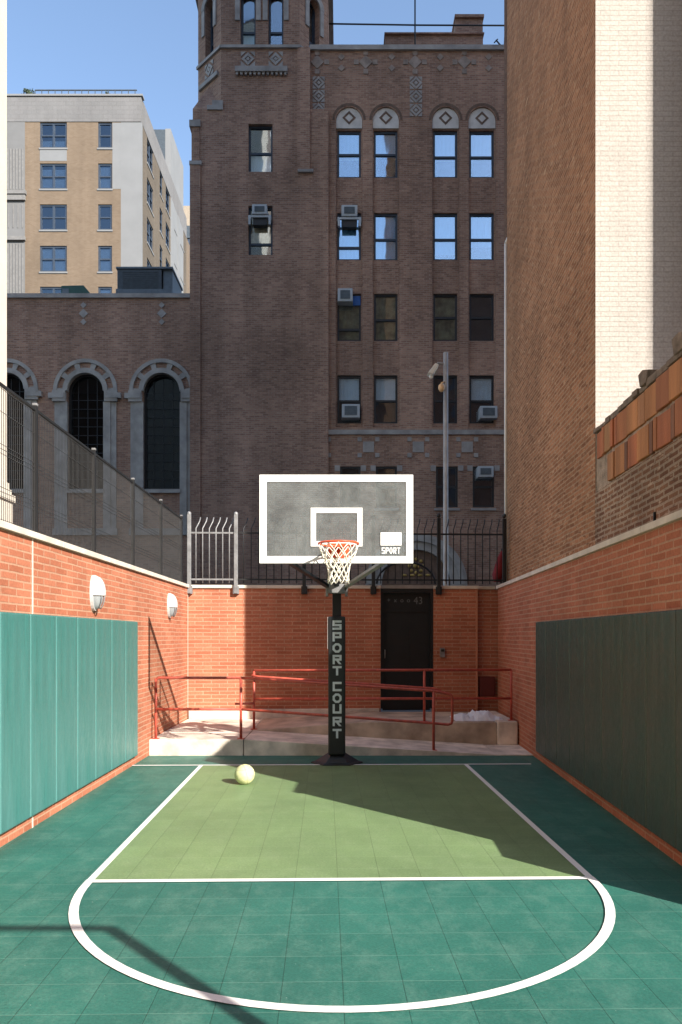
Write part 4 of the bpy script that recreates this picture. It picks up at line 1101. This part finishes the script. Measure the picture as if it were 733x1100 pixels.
def sash(P, h, w, parent, mat, blind=None, bfrac=(0, 1), pane=None, lattice=False, split=.5, room=True):
    """double-hung window filling the hole h at depth w: frame mesh with pane, blind and room as sub-parts"""
    a, b, c, d_ = h[:4]; f = .075
    mb = MB()
    P.box(mb, a, a + f, w, w + .07, c, d_); P.box(mb, b - f, b, w, w + .07, c, d_)
    P.box(mb, a + f, b - f, w, w + .07, c, c + f); P.box(mb, a + f, b - f, w, w + .07, d_ - f, d_)
    zc = c + (d_ - c) * split
    P.box(mb, a + f, b - f, w - .015, w + .055, zc - .04, zc + .04)
    o = mb.build('window', mat, parent)
    mb = MB(); P.box(mb, a + f, b - f, w + .03, w + .038, c + f, zc - .04); P.box(mb, a + f, b - f, w + .045, w + .053, zc + .04, d_ - f)
    mb.build('pane', pane or M['glass'], o)
    if blind is not None:
        mb = MB(); z0 = c + f + (d_ - c - 2 * f) * bfrac[0]; z1 = c + f + (d_ - c - 2 * f) * bfrac[1]
        n = max(2, int((b - a) / .09))
        for k in range(n):
            u0, u1 = a + f + (b - a - 2 * f) * k / n, a + f + (b - a - 2 * f) * (k + 1) / n
            o0 = .10 + .008 * (k % 2); o1 = .10 + .008 * ((k + 1) % 2)
            mb.add([P.p(u0, z0, w + o0), P.p(u1, z0, w + o1), P.p(u1, z1, w + o1), P.p(u0, z1, w + o0)], [(0, 1, 2, 3)])
        mb.build('blind', blind, o)
    if room:
        mb = MB(); mb.add([P.p(a - .02, c - .02, w + .16), P.p(b + .02, c - .02, w + .16), P.p(b + .02, d_ + .02, w + .16), P.p(a - .02, d_ + .02, w + .16)], [(0, 1, 2, 3)]); mb.build('dark_room', M['room'], o)
    return o
styles = {(0, 0): ('blind', (.42, 1), .5), (1, 0): ('blind', (.48, 1), .5), (2, 0): ('blind', (.40, 1), .45), (3, 0): ('blind', (.46, 1), .45),  # top two rows: blinds also carry the reflected sky in their colour
          (0, 1): ('reflected_sky_blind', (0, 1), .28), (1, 1): ('reflected_sky_blind', (0, 1), .45), (2, 1): ('reflected_sky_blind', (.12, 1), .45), (3, 1): ('reflected_sky_blind', (.30, 1), .45),
          (0, 2): ('yellow_reflection', (0, 1), .25), (1, 2): ('yellow_reflection', (0, 1), .45), (2, 2): ('yellow_reflection', (0, 1), .5), (3, 2): (None, (0, 1), .5),
          (0, 3): ('blind', (.50, 1), .47), (1, 3): ('blind', (.48, 1), .47), (2, 3): (None, (0, 1), .47), (3, 3): ('blind', (.48, 1), .47)}
for ci, (a, b) in enumerate(cols):
    for ri, (r0, r1_) in enumerate(rws):
        st = styles[(ci, ri)]
        sash(PF, (fx(a), fx(b), fz(r1_), fz(r0)), .18, ch, M['window_blue'] if ri < 2 else M['window_black'], M[st[0]] if st[0] else None, st[1], split=st[2], pane=M['sky_glass'] if ri < 2 else None)
for i, h in enumerate(lowh): sash(PF, h, .03, ch, M['window_black'], None)
sash(PT, thole[0], .14, ch, M['window_blue'], M['blind'], (0, .45), split=.42)
sash(PT, thole[1], .14, ch, M['window_blue'], M['blind_cream'], (.25, 1), split=.25)
for k in (0, 1, 7):
    P, L, hs = facets[k]
    for h in hs: sash(P, h, .25, ch, M['window_blue'], M['reflected_sky_blind'] if k == 0 and h is hs[0] else None, (0, .32), split=.3)
for (a, b, c, d_, _x) in archs:
    r = (b - a) / 2; cu = (a + b) / 2; cz = d_ - r
    mb = MB(); PF.ring(mb, cu, cz, r - .09, r, .22, .30, n=18)
    for s in (0, 1): PF.box(mb, (a, b - .09)[s], (a + .09, b)[s], .22, .30, c, cz)
    PF.box(mb, a + .09, b - .09, .22, .30, c, c + .1)
    for k in range(1, 4): PF.box(mb, a + (b - a) * k / 4 - .012, a + (b - a) * k / 4 + .012, .235, .26, c + .1, cz + r * .75)
    for k in range(1, 12): PF.box(mb, a + .09, b - .09, .236, .258, c + .1 + k * .34 - .010, c + .1 + k * .34 + .010) if c + .1 + k * .34 < cz else None
    o = mb.build('window', M['window_black'], ch)
    mb = MB(); PF.disc(mb, cu, cz, r - .05, .27); PF.box(mb, a + .05, b - .05, .268, .274, c + .05, cz - .002); mb.build('pane', M['dark_glass'], o)
    mb = MB(); PF.box(mb, a - .1, b + .1, .36, .40, c - .1, d_ + .1); mb.build('dark_room', M['room'], o)

# air conditioners
def ac(px0, px1, py0, py1, P, w, label, brackets=False, extra=None):
    dpt = P.o.y
    a, b, z0, z1 = X(px0, dpt), X(px1, dpt), Z(py1, dpt), Z(py0, dpt)
    base = P.p((a + b) / 2, z0, w)
    t = thing('window_air_conditioner', label, 'air conditioner', base, 'air conditioners in the church windows')
    mb = MB(); P.box(mb, a, b, w - .34, w + .10, z0, z1); mb.build('case', M['ac_case'], t, bevel=.025)
    mb = MB(); P.box(mb, a + .10, b - .10, w - .352, w - .342, z0 + .09, z1 - .08)
    g = mb.build('grille', M['ac_grille'], t)
    mb = MB(); n = 6
    for k in range(n): z = z0 + .10 + (z1 - z0 - .2) * k / (n - 1); P.box(mb, a + .10, b - .10, w - .362, w - .353, z - .008, z + .008)
    mb.box; mb.build('louvres', M['hvac_light'], g)
    if brackets:
        mb = MB()
        for u in (a - .10, b + .10):
            P.box(mb, u - .05, u + .05, w - .30, w + .02, z0 - .16, z0 - .02); P.box(mb, u - .04, u + .04, w - .30, w - .2, z0 - .36, z0 - .161)
        P.box(mb, a - .05, b + .05, w - .30, w - .24, z0 - .10, z0 - .02)
        mb.build('bracket', M['ac_case'], t)
        mb = MB(); P.box(mb, a + .03, b - .03, w - .24, w, z0 - .36, z0 - .11); mb.build('tray', M['window_black'], t)
ac(367, 384, 223, 235, PF, .15, 'grey air conditioner on brackets high in a second-row church window', True)
ac(363, 379, 312, 326, PF, .15, 'grey air conditioner beside a blue panel in a third-row church window', False)
ac(367.5, 386.5, 435.5, 450, PF, .15, 'grey air conditioner under a pale blind above the backboard', False)
ac(515, 533.5, 437.5, 450.5, PF, .15, 'grey air conditioner under a half blind near the drainpipe', False)
ac(512, 529, 502.5, 514, PF, .05, 'grey air conditioner at the top of the lowest window by the drainpipe', False)
ac(271.5, 287.5, 222.5, 233, PT, .14, 'grey air conditioner on brackets in the lower tower window', True)
mb = MB(); PF.box(mb, fx(379.5), fx(387.5), .16, .175, fz(326), fz(316)); mb.build('blue_board', M['blue_panel'], ch)

# rooftop equipment over the nave
rd = D + 4.5
hv = thing('rooftop_unit', 'slate grey rooftop ventilation unit on the low church roof', 'ventilation unit', (X(155, rd), rd, ZL))
mb = MB(); mb.box(X(126, rd), X(174, rd), rd, rd + 2, ZL - .3, Z(289, rd)); mb.build('casing', M['hvac'], hv, bevel=.04)
mb = MB(); mb.box(X(175, rd), X(185, rd), rd + .1, rd + 2, ZL - .3, Z(288, rd)); mb.box(X(125, rd), X(185, rd), rd - .06, rd - .001, ZL - .3, Z(311, rd)); mb.box(X(125, rd), X(186, rd), rd - .05, rd + 2.1, Z(289, rd) + .001, Z(287, rd)); mb.build('end_panel', M['hvac_light'], hv)
mb = MB()
for k in range(9): mb.box(X(132, rd), X(170, rd), rd - .02, rd - .001, Z(309 - k * 2.1, rd) - .02, Z(309 - k * 2.1, rd) + .02)
mb.build('louvres', M['hvac'], hv)
gd = D + 3.5
gh = thing('rooftop_hut', 'small dark green sloped hut on the low church roof', 'roof hut', (X(81, gd), gd, ZL))
mb = MB(); mb.extrude([(X(66, gd), gd, ZL - .2), (X(98, gd), gd, ZL - .2), (X(98, gd), gd, Z(316, gd)), (X(90, gd), gd, Z(306.5, gd)), (X(66, gd), gd, Z(307, gd))], (0, 1.6, 0)); mb.build('shell', M['green_metal'], gh)
mb = MB(); mb.box(X(67, gd), X(74, gd), gd - .01, gd - .001, Z(316, gd), Z(310, gd)); mb.build('vent', M['hvac_light'], gh)
# cable and aerials
cd = D + 2
mb = MB(); mb.tube([(X(350, cd), cd, Z(25.5, cd)), (X(450, cd), cd, Z(27, cd)), (X(560, cd), cd, Z(27.5, cd))], .03, 6); tag(mb.build('overhead_cable', M['black_metal'], base=(X(350, cd), cd, Z(25.5, cd))), 'thin dark cable strung above the church roof', 'cable')
mb = MB(); mb.tube([(X(446, cd), cd, ZT - .1), (X(446, cd), cd, Z(-60, cd))], .035, 6); tag(mb.build('aerial_mast', M['black_metal'], base=(X(446, cd), cd, ZT)), 'tall thin mast rising from the church roof', 'mast')
mb = MB(); 
mb.tube([(X(540, cd), cd, ZT - .1), (X(543, cd), cd, Z(28, cd))], .03, 5); mb.tube([(X(539, cd), cd, Z(50, cd)), (X(533, cd), cd, Z(43, cd))], .03, 5); mb.tube([(X(531, cd), cd, Z(46, cd)), (X(535, cd), cd, Z(42, cd))], .025, 5)
tag(mb.build('roof_aerial', M['black_metal'], base=(X(540, cd), cd, ZT)), 'small bent aerial at the church roof edge by the tall wall', 'aerial')

# ------------------------------------------------------------------ tan apartment building behind
A = 52.7
ap = thing('apartment_building', 'tan brick apartment block with grey top band and blue windows', 'building', (X(80, A), A, 0))
PA = Plane((0, A), (1, 0))
ax = lambda p: X(p, A); az = lambda p: Z(p, A)
xr = ax(152)
rowsA = [(131.5, 159), (175.5, 203), (219.5, 247), (264, 292), (308, 336)]
wA = [(ax(43), ax(72), az(b), az(a)) for a, b in rowsA] + [(ax(105.5), ax(120.5), az(b), az(a)) for a, b in rowsA]
mb = MB(); PA.wall(mb, ax(27), ax(130), -.03, az(131), wA, .2); mb.box(ax(-90), xr - .6, A + .6, A + 22, -.03, az(106)); mb.build('front_wall', M['tan_brick'], ap)
mb = MB(); PA.box(mb, ax(-90), xr, -.04, .35, az(131) + .001, az(104)); mb.build('top_band', M['grey_block'], ap)
mb = MB(); PA.box(mb, ax(-90), xr + .12, -.12, .4, az(104) + .001, az(102)); mb.build('cornice', M['light_panel'], ap)
mb = MB(); PA.box(mb, ax(130) + .001, xr, -.002, .35, -.03, az(131)); PA.box(mb, ax(121), ax(130), -.012, .0, az(203), az(132)); PA.box(mb, ax(43), ax(72), -.012, -.001, az(173), az(160)); mb.build('light_panel', M['light_panel'], ap)
mb = MB(); PA.box(mb, ax(-90), ax(27) - .001, -.02, .35, -.03, az(131)); mb.build('grey_bay', M['grey_panel'], ap)
mb = MB()
for k in range(6): PA.box(mb, ax(8 + k * 3.2), ax(9.5 + k * 3.2), -.06, -.021, az(204), az(160)); PA.box(mb, ax(8 + k * 3.2), ax(9.5 + k * 3.2), -.06, -.021, az(318), az(262))
PA.box(mb, ax(-20), ax(29), -.25, -.02, az(210), az(206)); PA.box(mb, ax(-20), ax(28), -.18, -.02, az(216), az(210) - .001); PA.box(mb, ax(-20), ax(28), -.2, -.02, az(259), az(255))
for k in range(4): PA.box(mb, ax(9 + k * 5), ax(10 + k * 5), -.05, -.021, az(245), az(220))
mb.build('stone_trim', plain('grey_trim', (.19, .185, .18, 1), .85, var=.15), ap)
def flatwin(P, h, parent, double, mat_b):
    a, b, c, d_ = h; f = .12
    mb = MB(); P.box(mb, a, a + f, .06, .16, c, d_); P.box(mb, b - f, b, .06, .16, c, d_); P.box(mb, a + f, b - f, .06, .16, c, c + f); P.box(mb, a + f, b - f, .06, .16, d_ - f, d_)
    zc = (c + d_) / 2; P.box(mb, a + f, b - f, .06, .15, zc - .05, zc + .05)
    if double: P.box(mb, (a + b) / 2 - .07, (a + b) / 2 + .07, .058, .152, c + f, d_ - f)
    o = mb.build('window', M['window_blue'], parent)
    mb = MB(); P.box(mb, a + f, b - f, .11, .12, c + f, d_ - f); mb.build('pane', M['blue_glass'], o)
    mb = MB(); P.box(mb, a + f, b - f, .17, .18, c + f, c + f + (d_ - c - 2 * f) * mat_b[1]); mb.build('blind', mat_b[0], o)
    mb = MB(); P.box(mb, a, b, .19, .195, c, d_); mb.build('dark_room', M['hvac'], o)
    mb = MB(); P.box(mb, a - .05, b + .05, -.05, .06, c - .12, c - .001); mb.build('sill', M['light_panel'], o)
bl = [('blind', .30), ('blind', .85), ('room', 1.0), ('blind', 1.0), ('blind', .6)]
for i in range(5):
    flatwin(PA, wA[i], ap, True, (M[bl[i][0]], bl[i][1])); flatwin(PA, wA[5 + i], ap, False, (M[('room', 'blind', 'room', 'blind', 'blind')[i]], 1.0))
# its long side wall
PS = Plane((xr, A), (0, 1))
SL = 15.0
mb = MB(); holes = []
zs0 = [az(b) for a, b in rowsA]
for z in zs0:
    for (u0, u1) in ((1.2, 3.0), (5.0, 6.0), (7.0, 8.4), (10.0, 11.0), (12.4, 13.8)): holes.append((u0, u1, z, z + 1.85))
PS2 = Plane((xr, A + .36), (0, 1))
PS2.wall(mb, 0, SL, -.03, az(131), holes, .2)
mb.build('side_wall', brick('shaded_flank_brick', (.165, .135, .100, 1), (.135, .105, .078, 1), (.16, .14, .115, 1), .22, .08, .008, blotch=.2, blotch_scale=.15), ap)  # side shade put into a darker copy of the tan brick
PS3 = Plane((xr, A + .36), (0, 1)); PS3.n = Vector((-1, 0))
for h in holes: flatwin(PS3, h, ap, h[1] - h[0] > 1.5, (M['reflected_sky_blind'], .25))
mb = MB(); mb.box(xr - .3, xr + .02, A + .36, A + SL + .36, az(131) + .001, az(104)); mb.build('top_band', M['grey_block'], ap)
for u0, u1 in ((8.7, 9.7), (11.3, 12.1)):
    mb = MB(); mb.box(xr, xr + .05, A + .36 + u0, A + .36 + u1, -.03, az(131)); mb.build('light_panel', M['light_panel'], ap)
ex = A + 9.0
mb = MB(); mb.box(X(163, ex), X(177.5, ex), ex, ex + 5, az(110), Z(139, ex)); mb.build('stair_tower', M['hvac'], ap)
mb = MB(); mb.box(X(177.6, ex), X(183.5, ex), ex + .02, ex + 5, az(300), Z(138, ex)); mb.build('stair_tower_panel', M['light_panel'], ap)
# roof rail and planting
rl = thing('roof_railing', 'thin metal railing along the tan apartment roof', 'railing', (ax(90), A + .3, az(102)))
mb = MB()
for k in range(16): mb.box(ax(36 + k * 7.2) - .025, ax(36 + k * 7.2) + .025, A + .28, A + .33, az(102), az(93.5))
mb.box(ax(36), ax(146), A + .27, A + .34, az(94), az(93)); mb.box(ax(36), ax(146), A + .28, A + .33, az(98) - .02, az(98) + .02)
mb.build('rails', M['hvac'], rl)
def bush(px, py0, py1, w_, label, name):
    t = thing(name, label, 'plant', (ax(px), A + .7, az(102)))
    mb = MB(); c = Vector((ax(px), A + .7, (az(py0) + az(py1)) / 2)); rz = (az(py0) - az(py1)) / 2; rx = w_ / 2 * A / F
    for k in range(420):
        v = Vector((random.gauss(0, 1), random.gauss(0, 1), random.gauss(0, 1))).normalized() * random.random() ** .45
        lump = .75 + .35 * math.sin(v.x * 7 + 1) * math.cos(v.z * 6)
        p = c + Vector((v.x * rx * lump, v.y * .6, v.z * rz * lump)); s = random.uniform(.05, .13)
        a = Vector((random.gauss(0, 1), random.gauss(0, 1), random.gauss(0, 1))).normalized(); b = a.orthogonal().normalized()
        mb.add([p - a * s, p + b * s * .5, p + a * s, p - b * s * .5], [(0, 1, 2, 3)])
    mb.build('foliage', M['bush'], t)
    MB().tube([(ax(px), A + .7, az(102)), (ax(px), A + .7, c.z)], .05, 5).build('stem', M['brown_panel'], t)
    mb = MB(); mb.box(ax(px) - rx * .6, ax(px) + rx * .6, A + .5, A + .9, az(102), az(100.5)); mb.build('planter', M['hvac'], t)
bush(27.5, 88, 102, 17, 'large leafy bush at the roof corner of the tan apartments', 'roof_bush')
bush(114, 94, 102, 9, 'small leafy bush midway along the tan apartment roof', 'roof_bush')
# pale building further back in the gap
G = 80.0
gb = thing('stepped_building', 'pale stone building with dark glazed floors seen in the gap', 'building', (X(198, G), G, 0))
mb = MB(); mb.box(X(188, G), X(225, G), G, G + 12, Z(248, G), Z(221, G)); mb.box(X(202, G), X(225, G), G - .5, G, Z(256, G), Z(240, G)); mb.build('upper_wall', plain('warm_stone', (.30, .25, .195, 1), .85, var=.12), gb)
mb = MB(); mb.box(X(186, G), X(225, G), G - 1, G - .51, -.03, Z(262, G)); mb.build('lower_wall', M['stone'], gb)
mb = MB(); mb.extrude([(X(190, G), G - 1.2, Z(262, G)), (X(225, G), G - 1.2, Z(262, G)), (X(225, G), G - 1.2, Z(249, G)), (X(196, G), G - 1.2, Z(249, G))], (0, .6, 0)); mb.build('mansard_roof', M['hvac'], gb)
for px0, px1, py0, py1 in ((195, 206, 262, 286), (196, 207, 296, 314)):
    mb = MB(); mb.box(X(px0, G - 1), X(px1, G - 1), G - 1.1, G - 1.001, Z(py1, G), Z(py0, G)); o = mb.build('window', M['window_blue'], gb)
    mb = MB()
    for k in range(2): mb.box(X(px0 + 1 + k * 5, G), X(px0 + 5 + k * 5, G), G - 1.12, G - 1.101, Z(py1 - 3, G), Z(py0 + 3, G))
    mb.build('pane', M['glass'], o)

# ------------------------------------------------------------------ light, sky, camera
wd = bpy.data.worlds.new('World'); scene.world = wd; wd.use_nodes = True
nt = wd.node_tree; bg = nt.nodes['Background']
sky = nt.nodes.new('ShaderNodeTexSky'); sky.sky_type = 'NISHITA'; sky.sun_disc = False
sky.sun_elevation = SUN_EL
sky.sun_rotation = math.atan2(TO_SUN.x, TO_SUN.y)
sky.altitude = 50; sky.air_density = 1.0; sky.dust_density = .4; sky.ozone_density = .9
nt.links.new(sky.outputs[0], bg.inputs['Color']); bg.inputs['Strength'].default_value = .145
su = bpy.data.lights.new('sun', 'SUN'); su.energy = 4.8; su.angle = math.radians(.5); su.color = (1, .93, .83)
so = bpy.data.objects.new('sun', su); COL.objects.link(so); so.location = (20, -20, 40)
so.rotation_euler = TO_SUN.to_track_quat('Z', 'Y').to_euler()

cam = bpy.data.cameras.new('camera'); co = bpy.data.objects.new('camera', cam); COL.objects.link(co)
co.location = (0, 0, EYE); co.rotation_euler = (math.radians(90), 0, 0)
cam.sensor_fit = 'VERTICAL'; cam.sensor_height = 36; cam.lens = F / 1100 * 36
cam.shift_y = (HY - 550) / 1100
cam.clip_start = .05; cam.clip_end = 2000
scene.camera = co
vs_ = scene.view_settings
vs_.view_transform = 'Standard'; vs_.look = 'None'; vs_.gamma = 1; vs_.use_curve_mapping = False
vs_.exposure = 1.10
for o in scene.objects:
    if '_base' in o: del o['_base']
